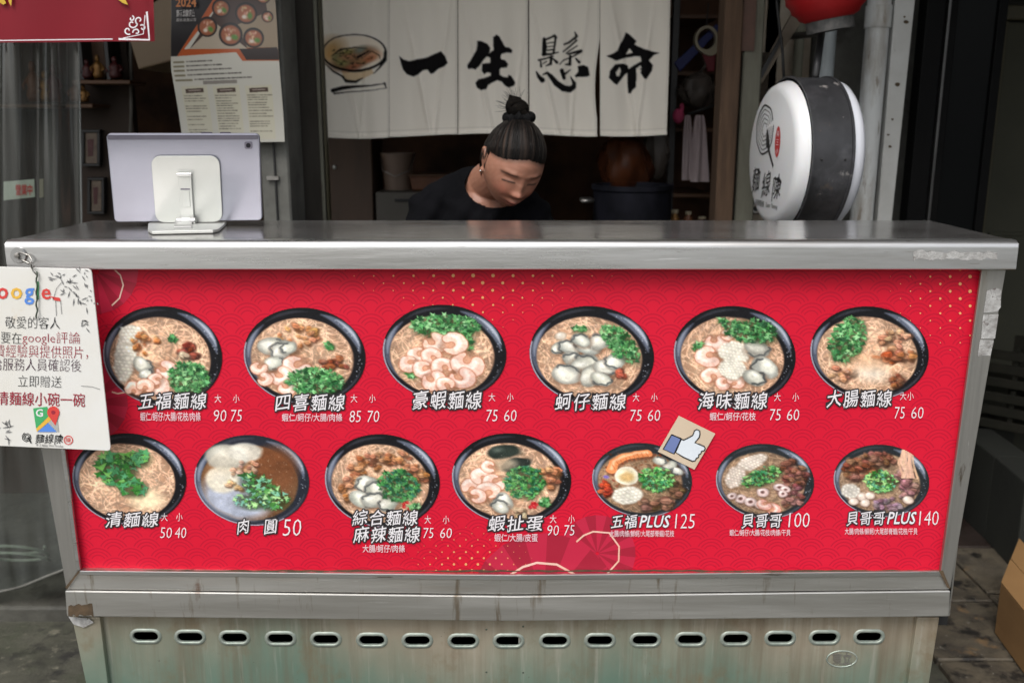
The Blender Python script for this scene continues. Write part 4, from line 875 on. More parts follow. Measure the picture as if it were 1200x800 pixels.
cmod = MB().prism(rrect(.900, .952, .085, .165, .012, .02, off=.0014), -nrm * .0016).build('camera_module', M['tablet_d'], tb, bevel=.0004)
MB().prism(rrect(.911, .941, .100, .150, .012, .022, off=.0018), -nrm * .0006).build('lens', M['lens'], cmod)
sd_ = thing('tablet_stand', 'silver folding tablet stand with a square back plate and flat foot on the counter', 'tablet stand', (at(218, 268, 1.86).x, 1.86, TOPZ))
MB().prism(rrect(.285, .735, .235, 1.0, .06, .10, off=.0048), -nrm * .003).build('back_plate', M['silver'], sd_, bevel=.0009)
def slabq(u0, u1, v0, v1, off, th, name, m, par, bev=.0006): return MB().prism([bil(u0, v0, off), bil(u1, v0, off), bil(u1, v1, off), bil(u0, v1, off)], -nrm * th).build(name, m, par, bevel=bev)
slabq(.462, .548, .420, .950, .012, .006, 'arm', M['silver'], sd_)
slabq(.474, .536, .585, .60, .0125, .001, 'arm_slot', M['tablet_d'], sd_, 0)
slabq(.478, .532, .61, .80, .0132, .0014, 'arm_recess', M['silver'], sd_)
MB().tube([bil(.458, .43, .011), bil(.552, .43, .011)], .0042, 14).build('upper_hinge', M['silver_d'], sd_, smooth=3)
MB().tube([bil(.470, .43, .0112), bil(.540, .43, .0112)], .0046, 14).build('hinge_pin', M['silver_d'], sd_, smooth=3)
MB().tube([bil(.445, .955, .016), bil(.565, .955, .016)], .0075, 16).build('lower_hinge', M['silver_d'], sd_, smooth=3)
MB().tube([bil(.478, .955, .016), bil(.532, .955, .016)], .0082, 16).build('hinge_pin', M['silver'], sd_, smooth=3)
fp = [atz(u, v_, TOPZ + .0015) for u, v_ in ((174, 265), (180, 262.5), (258, 262.5), (265.5, 263), (263, 266), (257, 271.5), (250, 273), (178, 274.5), (173.5, 272))]
MB().prism(fp, (0, 0, .006)).build('foot_plate', M['silver'], sd_, bevel=.0015)
fq = [atz(u, v_, TOPZ + .0075) for u, v_ in ((205, 261.5), (225, 261.5), (225, 267.5), (204, 268))]
MB().prism(fq, (0, 0, .004)).build('hinge_block', M['silver_d'], sd_, bevel=.001)
MB().box(at(184, 262, 1.93).x, at(254, 262, 1.93).x, 1.915, 1.94, TOPZ + .0007, TOPZ + .005).build('rest_lip', M['silver'], sd_, bevel=.001)

# ================================================================ hanging card on the left
YG = 1.652
gp = thing('hanging_notice', 'white laminated review notice hung by wire on the left end of the cart', 'notice', at(38, 315, YG))
MB().prism(px([(-60, 311), (103, 315.2), (106.5, 317), (107.5, 320), (129.5, 524), (128.5, 527), (126, 528), (-52, 520)], YG), (0, .003, 0)).build('card', M['plate'], gp, bevel=.0008)
def gl(name, body, box, mk, off=-.012, skew=1.2, **kw): return letters(name, body, box, YG - .0010, M[mk], gp, off, skew=skew, **kw)
for ch, u0, u1, v0, v1, mk in (('G', -24, -5, 332, 355, 'gb'), ('o', -3.5, 9.5, 337, 350.5, 'gr'), ('o', 12.5, 26, 337, 350.5, 'gy'), ('g', 28.5, 40, 337.5, 357, 'gb'), ('l', 42.3, 45.3, 330, 351, 'gg'), ('e', 48.5, 59.5, 338, 351, 'gr')):
    gl('logo_letter', ch, (u0, u1, v0, v1), mk, .018, 0)
gl('notice_text', '敬愛的客人', (6, 70, 371, 385), 'ink'); gl('notice_text', '要在', (1, 25, 389, 402.5), 'ink'); gl('notice_text', '只', (-12, -2, 389, 402), 'ink')
gl('notice_text', 'google評論', (26, 94, 388.5, 404.5), 'dark_red_ink'); gl('notice_text', '費經驗與提供照片，', (-6, 103, 404.5, 419.5), 'dark_red_ink', skew=2.5); gl('notice_text', '給服務人員確認後', (-10, 95, 420, 434.5), 'navy_ink', skew=2)
gl('notice_text', '立即贈送', (21, 72, 440, 453.5), 'ink'); gl('notice_text', '清麵線小碗一碗', (-4, 99.5, 459.5, 475.5), 'dark_red_ink', .004, 2.6)
mi = flat('map_icon', [cv([(135, 620), (192, 613), (200, 650), (147, 702)], 0, 300, 3.478)], YG - .0010, M['gg'], gp)
flat('map_yellow', [cv([(147, 703), (200, 651), (208, 668), (150, 716)], 0, 300, 3.478)], YG - .0011, M['gy'], mi); flat('map_blue', [cv([(152, 716), (196, 680), (232, 716)], 0, 300, 3.478)], YG - .0013, M['gb'], mi)
flat('map_grey', [cv([(208, 660), (232, 655), (240, 715), (234, 716), (197, 679)], 0, 300, 3.478)], YG - .0010, M['silver'], mi)
flat('map_pin', [[(62.4 + 7.2 * math.cos(a), 483 + 7.2 * math.sin(a)) for a in np.linspace(R(150), R(390), 16)] + [(64.9, 498.5)]], YG - .0016, M['gr'], mi)
flat('pin_dot', [[(62.4 + 2.4 * math.cos(a), 483 + 2.4 * math.sin(a)) for a in np.linspace(0, 2*PI, 12, endpoint=False)]], YG - .0019, M['dark_red_ink'], mi)
gl('logo_letter', 'G', (42, 50.5, 479, 488), 'white_print', .02, 0).location.y -= .0004
gl('logo_text', '麵線陳', (41, 74, 508.5, 519.5), 'ink', .004, rise=.2, shear=.1); gl('logo_text', '手工麵線', (42, 56, 520.2, 523), 'ink_grey', 0)
gl('logo_text', 'Since Noodles', (57, 74, 520.6, 523.4), 'ink_grey', 0)
sp_ = [(31.5 + (1.2 + .23 * k) * math.cos(k * .8), 512 + (1.2 + .23 * k) * math.sin(k * .8)) for k in range(22)]; flat('swirl_logo', ribbon(sp_, .45) + ribbon([(33, 512), (36.5, 519)], .9), YG - .0010, M['ink'], gp)
flat('seal_ring', ribbon([(80 + 5 * math.cos(a), 515.5 + 5 * math.sin(a)) for a in np.linspace(0, 2*PI, 20)], .5), YG - .0010, M['gr'], gp); gl('seal_text', '陳', (77, 83, 512.5, 518.5), 'gr', 0, 0)
leaf = []
for (u0, v0, n) in ((62, 322, 7), (78, 326, 7), (95, 318, 6), (70, 340, 4), (88, 345, 8), (100, 355, 6), (97, 378, 7), (82, 333, 5), (108, 352, 3), (2, 498, 6), (8, 510, 5), (14, 492, 3), (104, 335, 4)):
    for k in range(n):
        a = rr(-.6, 1.9); L = rr(4, 9); x = u0 + rr(-7, 7); y = v0 + rr(-6, 6)
        if x + L > 105 + (y - 315) * .1: L = 3
        leaf += ribbon([(x, y), (x + L * .5 * math.cos(a), y + L * .5 * math.sin(a)), (x + L * math.cos(a), y + L * math.sin(a))], [.2, .75, .1])
o = flat('bamboo_drawing', leaf, YG - .0012, M['ink_grey'], gp); o['kind'] = 'stuff'
for P in ([(62, 352), (66, 338), (72, 331)], [(66, 370), (65, 352)], [(72, 368), (71, 352)], [(95, 452), (108, 453), (117, 456)]): flat('drawn_line', ribbon(P, .3), YG - .0012, M['ink_grey'], gp)
flat('red_smear', [[(59, 347), (70, 349), (71, 353), (64, 352)]], YG - .0012, M['gr'], gp)
MB().tube([at(34, 306, 1.664), at(37, 314, 1.650), at(41, 312, 1.646), at(36, 309, 1.648), at(39, 318, 1.645), at(43, 322, 1.646)], .0012, 8).build('wire_loop', M['wire'], gp, smooth=True)
tw = [at(43 + .8 * math.sin(k * 1.3), 318 + k * 2.9, 1.6475 + .0012 * math.cos(k * 1.7)) for k in range(20)]
MB().tube(tw, .0014, 6).build('twisted_wire', M['wire_g'], gp, smooth=True)
# ================================================================ shop front posts, noren curtain
def post(name, label, u0, u1, v0, Y, d, m, cat='post', vb=262):
    a = at(u0, v0, Y); c_ = at(u1, v0, Y); t = thing(name, label, cat, ((a.x + c_.x) / 2, Y + d / 2, .045))
    MB().box(a.x, c_.x, Y, Y + d, .045, 2.35).build('shaft', m, t, bevel=.004, seg=1); return t
t = post('shop_post', 'dark grey weathered post between the poster and the cloth curtain', 340, 379, 240, 2.84, .10, M['dark_post'])
a = at(381, 240, 2.86).x; MB().box(a - .004, a + .006, 2.835, 2.85, .045, 2.35).build('edge_strip', M['grey_post'], t, bevel=.001, seg=1)
MB().box(a + .009, a + .0165, 2.84, 2.87, .045, 2.35).build('edge_strip', M['olive'], t, bevel=.001, seg=1)
a = at(352, 240, 2.84).x; MB().box(a, a + .012, 2.833, 2.842, .045, 2.35).build('edge_strip', M['black_plastic'], t, bevel=.001, seg=1)
t = thing('concrete_pillar', 'pale grey concrete pillar behind the tablet, poster hung on it', 'pillar', (at(320, 240, 2.62).x, 2.68, .045))
a = at(308, 240, 2.62).x; c_ = at(341, 240, 2.62).x
MB().box(a, c_, 2.62, 2.80, .045, 2.35).build('shaft', M['conc'], t, bevel=.005, seg=1)
a2 = at(324, 240, 2.62).x
MB().box(a2, a2 + .004, 2.612, 2.621, .9, 2.2).build('conduit', M['cable'], t)
MB().box(a2 - .02, a2 + .012, 2.608, 2.621, 1.245, 1.255).build('clip', M['wire'], t)
post('wood_jamb', 'brown weathered wooden jamb right of the shelves', 838, 859, 250, 2.86, .09, M['wood_post'], 'door jamb')
jb = post('painted_jamb', 'greenish grey painted jamb beside the wooden one', 861.5, 883, 250, 2.88, .09, M['grey_post'], 'door jamb')
MB().box(at(866, 50, 2.876).x, at(884, 50, 2.876).x, 2.874, 2.879, at(866, 60, 2.876).z, 2.3).build('rusty_patch', mat('red_brown_old_paint', (.115, .06, .045), .8, var=((.06, .04, .03), 14, .9), bump=(30, .5)), jb)

NC = Can(366, 792, -44, 166, 620, 306, (230, 224, 212))
def K(P, ox, oy, k): return [(ox + a / k, oy + c_ / k) for a, c_ in P]
CL = (230, 224, 212); IK = (20, 19, 20)
NC.poly(K([(560, 262), (585, 285), (625, 297), (680, 285), (740, 275), (790, 252), (840, 232), (868, 265), (885, 310), (860, 335), (820, 350), (790, 378), (770, 382), (750, 355), (720, 358), (690, 385), (655, 400), (610, 385), (585, 355), (570, 310)], 370, 20, 5.714), IK)
NC.poly(K([(195, 130), (240, 135), (310, 165), (345, 215), (340, 260), (310, 310), (270, 350), (215, 430), (170, 470), (140, 455), (85, 460), (72, 420), (110, 365), (150, 300), (180, 250), (195, 180)], 540, 35, 10), IK)
NC.poly(K([(380, 90), (420, 60), (450, 80), (520, 205), (565, 210), (605, 240), (595, 275), (540, 268), (475, 290), (468, 345), (520, 360), (555, 405), (540, 445), (475, 450), (455, 470), (455, 530), (500, 555), (550, 560), (560, 530), (590, 540), (640, 620), (625, 655), (560, 680), (510, 650), (480, 610), (430, 595), (370, 620), (320, 650), (300, 695), (240, 712), (190, 680), (170, 625), (210, 580), (270, 570), (350, 540), (355, 510), (310, 500), (275, 525), (245, 480), (250, 400), (300, 395), (345, 390), (345, 330), (290, 310), (330, 280), (385, 240), (380, 180)], 540, 35, 10), IK)
def ks(P, W): NC.stroke(K(P, 620, 30, 9.41), [x / 9.41 for x in (W if isinstance(W, (list, tuple)) else [W] * len(P))], IK)
for P, W in (([(165, 150), (170, 240), (165, 320)], [16, 26, 22]), ([(170, 165), (230, 140), (280, 118), (297, 140)], [12, 10, 14, 12]), ([(292, 130), (280, 230), (268, 310)], [13, 10, 12]), ([(200, 200), (268, 190)], 5), ([(200, 240), (265, 233)], 5), ([(200, 277), (265, 270)], 7),
             ([(150, 325), (240, 318), (320, 300)], [14, 12, 6]), ([(105, 385), (180, 368), (262, 342)], [10, 9, 8]), ([(242, 350), (238, 425), (185, 450)], [14, 16, 5]), ([(128, 400), (132, 455)], [8, 12]), ([(150, 425), (195, 398)], 5), ([(262, 370), (305, 410)], [8, 16]),
             ([(505, 75), (525, 120), (505, 145)], [6, 14, 14]), ([(515, 130), (440, 190), (385, 212)], [12, 12, 8]), ([(525, 165), (440, 240), (375, 292)], [10, 9, 6]), ([(530, 225), (440, 285), (410, 310)], [6, 7, 6]), ([(430, 318), (520, 292), (570, 285)], [9, 14, 18]), ([(560, 300), (470, 350), (380, 385), (335, 432)], [10, 7, 6, 5]),
             ([(455, 340), (450, 430), (400, 432)], [14, 16, 5]), ([(515, 365), (552, 408)], [8, 15]), ([(80, 515), (110, 570), (145, 605)], [8, 20, 28]), ([(150, 545), (200, 525), (240, 565), (300, 640), (380, 695), (450, 705), (490, 680), (498, 640), (458, 565)], [5, 14, 24, 32, 36, 34, 28, 20, 4]), ([(360, 500), (385, 580)], [22, 20]), ([(395, 535), (458, 488)], [12, 4])): ks(P, W)
NC.poly(K([(535, 450), (600, 438), (650, 460), (668, 550), (640, 568), (520, 572), (500, 560), (545, 510)], 620, 30, 9.41), IK)
NC.poly(K([(270, 75), (310, 100), (385, 175), (360, 210), (420, 240), (480, 265), (570, 290), (640, 305), (580, 325), (520, 385), (565, 440), (555, 500), (495, 590), (465, 585), (430, 520), (440, 490), (380, 470), (385, 560), (380, 680), (340, 715), (325, 750), (295, 745), (285, 640), (290, 520), (260, 540), (170, 655), (140, 640), (80, 580), (90, 500), (150, 430), (240, 420), (290, 440), (300, 480), (350, 445), (440, 395), (430, 345), (380, 340), (270, 355), (160, 390), (50, 340), (130, 310), (175, 280), (200, 215), (240, 150)], 705, 30, 9.41), IK)
for P in ([(310, 250), (345, 300), (270, 320)], [(165, 560), (155, 520), (200, 460), (215, 500), (195, 560)], [(390, 470), (430, 440), (442, 468), (410, 490)]): NC.poly(K(P, 705, 30, 9.41), CL)
def bs(P, W, col=IK, al=1.): NC.stroke(K(P, 370, 30, 9.41), [x / 9.41 for x in (W if isinstance(W, (list, tuple)) else [W] * len(P))], col, al)
def be(x, y, rx, ry, col, rot=0, soft=3, al=1.): NC.ell(370 + x / 9.41, 30 + y / 9.41, rx / 9.41, ry / 9.41, col, rot, soft, al)
NC.poly(K([(290, 490), (620, 480), (640, 530), (500, 600), (340, 605), (300, 560)], 370, 30, 9.41), (214, 190, 154))
be(425, 300, 340, 192, (230, 218, 200)); be(200, 260, 120, 110, (178, 140, 88), .4, 20, .8); be(150, 330, 60, 80, (196, 150, 90), 0, 14, .8)
for x, y, rx, ry, c_ in ((420, 370, 260, 110, (124, 92, 66)), (250, 350, 60, 40, (120, 122, 84)), (290, 410, 70, 40, (146, 142, 90)), (350, 290, 60, 30, (150, 146, 84)), (350, 345, 80, 24, (186, 132, 96)), (490, 270, 60, 34, (124, 134, 122)), (600, 340, 110, 56, (196, 146, 112)), (580, 375, 60, 26, (176, 104, 70)), (420, 455, 90, 30, (170, 104, 76)), (480, 400, 60, 20, (150, 116, 80))): be(x, y, rx, ry, c_, rr(-.4, .2), 6, .95)
for i in range(26):
    x, y = 200 + rr(0, 400), 280 + rr(0, 170); bs([(x, y), (x + rr(-50, 50), y + rr(-25, 25)), (x + rr(-70, 70), y + rr(-20, 40))], [2, rr(3, 8), 2], (36, 34, 28), .8)
bs([(180, 340), (280, 265), (430, 240), (560, 255)], [4, 9, 5, 3]); bs([(500, 370), (620, 285), (700, 330), (710, 370)], [3, 5, 6, 3], (60, 48, 38)); bs([(460, 350), (560, 300), (600, 280)], [14, 9, 3])
bs([(425 + 350 * math.cos(t), 300 + 200 * math.sin(t)) for t in np.linspace(-.2, 2*PI - .2, 40)], [10 + 4 * math.sin(t * .16) for t in range(40)])
bs([(770, 290), (765, 380), (700, 470), (640, 530)], [16, 20, 9, 4]); bs([(98, 415), (200, 510), (310, 570)], [4, 9, 10]); bs([(300, 570), (340, 615), (440, 620), (515, 580)], [9, 16, 15, 5])
bs([(190, 718), (300, 690), (430, 674), (600, 665), (770, 640)], [22, 20, 14, 8, 4]); bs([(205, 752), (400, 730), (620, 716), (785, 690)], [10, 6, 4, 3], (60, 58, 56)); bs([(760, 638), (778, 690)], [10, 4])
nor = thing('noren_curtain', 'five-panel off-white cloth curtain with bowl drawing and black calligraphy above the person', 'noren curtain', (0, 3.1, at(580, 160, 3.1).z))
rod0 = at(366, -46, 3.1); rod1 = at(838, -46, 3.1)
MB().tube([(rod0.x - .12, 3.1, rod0.z + .004), (rod1.x + .05, 3.1, rod0.z + .004)], .009, 12).build('rod', M['wood_post'], nor, smooth=3)
def lerp(a, b_, t): return a + (b_ - a) * t
PN = [((370.5, 383.5), (456.5, 456), 161), ((457, 456.5), (536, 536), 159), ((536.6, 536.6), (618.5, 619), 158), ((620, 620.5), (702, 697), 158.5), ((703.2, 703), (786, 781), 158.5)]
for i, ((a0, a1), (b0, b1), vb) in enumerate(PN):
    nx, ny = 96, 220; ph = 1.7 * i
    def fn(U, V, a0=a0, a1=a1, b0=b0, b1=b1, vb=vb, ph=ph, i=i):
        ul = a0 + (a1 - a0) * V ** 1.2; ur = b0 + (b1 - b0) * V ** 1.2
        if i == 3: ur = 702.5 - 5.5 * np.sin(np.clip((V - .45) / .45, 0, 1) * PI * .8)
        u = ul + (ur - ul) * U; v_ = -44 + (vb + 44 + 1.6 * np.sin(U * 3 + ph)) * V
        d = .0055 * np.sin(U * 7 + ph + V * 1.5) * (.4 + V) + .003 * np.sin(U * 15 - V * 4 + ph * 2)
        for (cx, sl, w_, am) in ((.25 + .1 * math.sin(ph), .55, .035, .006), (.8 - .12 * math.cos(ph), -.30, .03, .005), (.5, .15, .05, .003)):
            q = (U - cx - sl * (V - .5)) / w_; d = d + am * np.exp(-q * q) * np.clip(V * 1.6, 0, 1)
        d = d + .006 * (V > .985) + (.004 if i % 2 else 0); X, Y, Z = at_np(u, v_, 3.1); fn.uv = (u, v_)
        return X, 3.1 - d, Z
    U, V = np.meshgrid(np.linspace(0, 1, nx), np.linspace(0, 1, ny)); fn(U, V); u, v_ = fn.uv
    gx = np.clip((u - NC.x[0]) / (NC.x[-1] - NC.x[0]) * (NC.nx - 1), 0, NC.nx - 1.001); gy = np.clip((v_ - NC.y[0]) / (NC.y[-1] - NC.y[0]) * (NC.ny - 1), 0, NC.ny - 1.001)
    ix, iy = gx.astype(int), gy.astype(int); fx, fy = (gx - ix)[..., None], (gy - iy)[..., None]
    col = (NC.I[iy, ix] * (1 - fx) + NC.I[iy, ix + 1] * fx) * (1 - fy) + (NC.I[iy + 1, ix] * (1 - fx) + NC.I[iy + 1, ix + 1] * fx) * fy
    hem = ((V > .962) & (V < .967)) | ((U > .975) & (U < .985)); col = np.where(hem[..., None], col * .90, col)
    o = grid_part('cloth_panel', nx, ny, fn, col, M['cloth_print'], nor)
    o['label'] = ['panel with a painted noodle bowl and chopsticks', 'panel with a single horizontal brush stroke', 'panel with the second brushed character', 'panel with the densest brushed character', 'panel with the last brushed character'][i]

# ================================================================ poster
PC = Can(0, 133, -40, 167, 240, 374, (196, 194, 184)); P_ = PC
P_.poly([(0, -40), (84, -40), (8, 66), (0, 66)], (34, 32, 34)); P_.poly([(84, -40), (100, -40), (17, 58), (124, 54), (133, 60), (133, 72), (89, 72), (82, 62), (8, 66)], (176, 84, 40)); P_.poly([(86, 58), (133, 56), (133, 71), (94, 71)], (40, 26, 24))
P_.poly([(96, -40), (133, -40), (133, 56), (24, 58)], (66, 48, 42)); P_.poly([(24, 58), (58, 28), (96, 58)], (176, 164, 146)); P_.poly([(118, -40), (133, -40), (133, 60), (124, 40)], (150, 136, 116)); P_.poly([(84, 30), (133, 10), (133, 56), (96, 57)], (150, 132, 108))
for cx, cy, r in ((65, 10, 11), (96, 16, 13), (76, 41, 14), (104, 45, 12), (47, 32, 12), (118, -4, 9), (80, -20, 11), (122, 20, 7)):
    P_.ell(cx, cy, r * 1.05, r, (26, 24, 24)); P_.ell(cx, cy + .5, r * .86, r * .8, (158, 92, 62), 0, 3); 
    for i in range(18): P_.ell(cx + rr(-.5, .5) * r, cy + rr(-.5, .5) * r, 1.6, 1.1, jit((200, 160, 130), 40), rr(0, 3), 2, .8)
    P_.ell(cx + .35 * r, cy + .25 * r, r * .3, r * .22, (84, 132, 54), rr(0, 2), 4); P_.ell(cx - .2 * r, cy + .35 * r, r * .22, r * .18, (222, 210, 196), 0, 3)
for k, y in enumerate((70, 75, 80, 85.5, 91)):
    P_.stroke([(4, y + 3), (16 + (8 if k == 4 else 0), y + 2.8)], 1.2, (104, 96, 70), .8)
    x = 20 + (8 if k == 4 else 0)
    while x < 50 + k * 12: P_.stroke([(x, y + 3 - x * .03), (x + 1.8, y + 3 - x * .03)], .9, (70, 66, 64), rr(.4, .9)); x += rr(2.2, 4)
P_.poly([(38, 95), (80, 94), (80, 98), (38, 99)], (110, 104, 98), .75)
for x0 in (9, 49, 89):
    P_.poly([(x0, 101), (x0 + 33, 100), (x0 + 33, 164), (x0, 164)], (198, 194, 174)); P_.poly([(x0 + 5, 104), (x0 + 28, 103), (x0 + 28, 108), (x0 + 5, 109)], (70, 52, 44)); P_.stroke([(x0 + 9, 106), (x0 + 24, 105.5)], .6, (190, 180, 170), .8)
    y = 112
    while y < 160:
        x = x0 + 2; e_ = x0 + rr(20, 32)
        while x < e_: P_.stroke([(x, y), (x + 1.2, y)], .6, (84, 80, 72), rr(.3, .85)); x += rr(1.6, 2.6)
        y += rr(2.6, 3.6) if rr(0, 1) < .85 else 6
def fnp(U, V):
    v_ = -40 + 207 * V; tl = 200 + 1.0 * np.clip(v_ / 80, 0, 1) + 13 * np.clip((v_ - 80) / 87, 0, 1) ** 1.0; trr = 322 + 11.5 * np.clip(v_ / 167, 0, 1) ** .9
    u = tl + (trr - tl) * U; X, Y, Z = at_np(u, v_ - 1.5 * (U - .5) * np.clip(v_ / 100, 0, 1), 2.585); return X, 2.585 - .012 * np.sin(U * PI) * (1 - .3 * V) + .004 * np.sin(V * 9), Z
po = thing('menu_poster', 'white paper poster with food photos and small print hung on the pillar', 'poster', at(265, 160, 2.585))
grid_part('sheet', 240, 374, fnp, PC.I * .86, M['paper_print'], po)
MB().tube([at(262, -44, 2.575), at(262, -60, 2.60)], .0015, 6).build('string', M['wire'], po)
ft = lambda U, V, y: at_np(U, V, y)
M['or_p'] = mat('poster_orange_print', (.42, .15, .045), .5, var=((.36, .12, .04), 30, .5)); M['gr_p'] = mat('poster_grey_print', (.36, .34, .33), .5, var=((.3, .28, .27), 30, .5))
letters('heading', '2024', (206, 230, -2, 8.5), 2.570, M['or_p'], po, .02); letters('heading', '麵線陳', (206.5, 229, 11.5, 20), 2.570, M['gr_p'], po, .01, skew=-.6); letters('heading', '最新消息公告', (206.5, 230, 21.5, 25.5), 2.570, M['gr_p'], po, .0, skew=-.6)

# ================================================================ red banner top left
ba = thing('red_banner', 'red banner with a white corner ornament hanging at the top left', 'banner', at(60, 50, 2.30))
nx, ny = 60, 24; b = MB(); vs = []
for j in range(ny):
    for i in range(nx):
        U, V = i / (nx - 1), j / (ny - 1); p = at(-70 + 248.5 * U + 2.0 * V, -50 + (101 - 2.5 * U) * V, 2.30); vs.append((p.x, 2.30 + .004 * math.sin(U * 14) * V, p.z))
b.add(vs, [(j*nx+i, (j+1)*nx+i, (j+1)*nx+i+1, j*nx+i+1) for j in range(ny - 1) for i in range(nx - 1)]).build('vinyl', M['red_banner'], ba, smooth=True)
YO = 2.290
flat('border_line', ribbon([(-60, 48.5), (132, 46)], .55), YO, M['white_print'], ba)
orn = ribbon([(139, 46), (175, 47), (172, 14)], 1.1) + ribbon([(144, 45), (168, 40), (170, 18)], .5)
for cx, cy, r, a0 in ((155, 28, 6, 0), (163, 24, 5, 2), (150, 36, 5, 1), (160, 38, 4.5, 3), (167, 33, 4, 4), (154, 22, 3.5, 5)):
    orn += ribbon([(cx + r * (1 - k / 16) * math.cos(a0 + k * .42), cy + r * (1 - k / 16) * math.sin(a0 + k * .42)) for k in range(14)], .75)
o = flat('corner_ornament', orn, YO, M['white_print'], ba); o['kind'] = 'stuff'
for u_ in (-60, 60, 172):
    q_ = at(u_, -49, 2.30); MB().tube([q_, Vector((q_.x, 2.30, 2.352))], .0015, 6).build('cord', M['wire'], ba)
for P in ([(-6, -12), (2, -8), (7, 4), (4, 6), (-2, 2)], [(10, -12), (14, -4), (13, 8), (10, 2)], [(132, -14), (146, -2), (150, 6), (144, 4), (136, -2)], [(166, -6), (171, 0), (167, -1)]): flat('yellow_motif', [P], YO, M['yellow'], ba)

# ================================================================ left: clear plastic curtain, shelves, frames
pc = thing('plastic_curtain', 'clear plastic sheet hanging at the far left with a cloudy lower hem', 'plastic sheet', (-1.15, 2.45, at(40, 690, 2.45).z))
nx, ny = 70, 60; vs = []
for j in range(ny):
    for i in range(nx):
        U, V = i / (nx - 1), j / (ny - 1); vb = 700 - 46 * max(0, (U - .35) / .65) ** 1.6; u = -120 + (207 + 14 * V) * U; p = at(u, -60 + (vb + 60) * V, 2.45); vs.append((p.x, 2.45 + .028 * math.sin(U * 26 + .8 * math.sin(V * 3)) * (1 - .86 * V) + .01 * (1 - V) * math.sin(U * 61), p.z))
fs = [(j*nx+i, (j+1)*nx+i, (j+1)*nx+i+1, j*nx+i+1) for j in range(ny - 1) for i in range(nx - 1)]
MB().add(vs, fs).build('sheet', M['clear'], pc, smooth=True)
MB().tube([Vector(vs[(ny-1)*nx + i]) for i in range(nx)], .004, 6).build('hem', M['conc'], pc, smooth=True)
MB().tube([Vector(vs[j*nx + nx - 1]) for j in range(ny)], .0025, 6).build('side_hem', mat('milky_hem', (.3, .32, .31), .3, alpha=.5, var=((.2, .2, .2), 9, .5)), pc, smooth=True)
sg = thing('small_red_sign', 'small greenish white card with red writing behind the clear sheet', 'card', at(27, 224, 2.75))
MB().prism(px([(4, 213), (40, 210), (41, 231), (4, 235)], 2.75), (0, .004, 0)).build('card', mat('pale_green_card', (.60, .66, .56), .5, var=((.50, .55, .46), 20, .8)), sg, bevel=.001)
MB().prism(px([(46, 210), (51, 210), (51, 231), (46, 232)], 2.75), (0, .004, 0)).build('card_edge', M['cream'], sg, bevel=.001)
letters('red_writing', '營業中', (18, 38, 216, 229), 2.748, M['gr'], sg, .02)
hs_ = []
for k in range(40):
    t = k / 39 * 4 * PI; p = at(18 + 34 * math.cos(t) + 6 * k / 39, 640 + 15 * math.sin(t) + 16 * k / 39, 2.62); hs_.append((p.x, 2.62 + .05 * math.sin(t), max(.055, p.z)))
tag(MB().tube(hs_, .005, 8).build('coiled_hose', M['hose'], None, smooth=True, base=(-1.4, 2.62, .045)), 'pale coiled hose lying behind the clear plastic sheet', 'hose')
lw = thing('left_display_wall', 'dark brown display wall with narrow shelves behind the clear sheet', 'display wall', (-1.4, 3.30, .045))
a = at(-90, 100, 3.3).x; c_ = at(152, 100, 3.3).x
MB().box(a, c_, 3.30, 3.34, .045, 2.35).build('backing', mat('display_wall_board', (.040, .024, .016), .8, var=((.02, .013, .009), 4, .9), bump=(14, .2)), lw)
for u0, u1, v_ in ((84, 152, 94), (76, 108, 122), (-60, 60, 122)):
    p, q = at(u0, v_, 3.16), at(u1, v_, 3.16); MB().box(p.x, q.x, 3.16, 3.298, p.z - .012, p.z).build('shelf', M['shelf'], lw, bevel=.002, seg=1)
def framed(u0, u1, v0, v1, label):
    Y = 3.27; f = thing('picture_frame', label, 'picture frame', at((u0 + u1) / 2, v1, Y), 'framed pictures on the display wall'); w_ = 3.5
    for q in ([(u0, v0), (u1, v0), (u1, v0 + w_), (u0, v0 + w_)], [(u0, v1 - w_), (u1, v1 - w_), (u1, v1), (u0, v1)], [(u0, v0 + w_), (u0 + w_, v0 + w_), (u0 + w_, v1 - w_), (u0, v1 - w_)], [(u1 - w_, v0 + w_), (u1, v0 + w_), (u1, v1 - w_), (u1 - w_, v1 - w_)]):
        MB().prism(px(q, Y), (0, .025, 0)).build('moulding', M['black_plastic'], f, bevel=.002, seg=1)
    MB().prism(px([(u0 + w_, v0 + w_), (u1 - w_, v0 + w_), (u1 - w_, v1 - w_), (u0 + w_, v1 - w_)], Y + .008), (0, .004, 0)).build('picture', M['picture'], f)
    flat('drawing', [[(u0 + 7, v0 + 12), (u1 - 7, v0 + 11), (u1 - 8, v1 - 12), (u0 + 8, v1 - 11)]], Y + .007, M['red_w'], f)
framed(95, 117, 152, 195, 'upper of the two narrow black picture frames left of the tablet'); framed(102, 122, 208, 251, 'lower of the two narrow black picture frames left of the tablet')
fr = thing('shrine_frame', 'dark framed cabinet with gilt and red ornaments on the upper shelf', 'cabinet', at(110, 94, 3.22))
MB().box(at(93, 60, 3.2).x, at(97, 60, 3.2).x, 3.19, 3.29, at(93, 93.5, 3.2).z, at(93, 40, 3.2).z).build('side', M['black_plastic'], fr); MB().box(at(124, 60, 3.2).x, at(128, 60, 3.2).x, 3.19, 3.29, at(93, 93.5, 3.2).z, at(93, 40, 3.2).z).build('side', M['black_plastic'], fr)
MB().box(at(97.5, 60, 3.28).x, at(123.5, 60, 3.28).x, 3.27, 3.29, at(93, 93.5, 3.2).z, at(93, 40, 3.2).z).build('back', M['shelf'], fr)
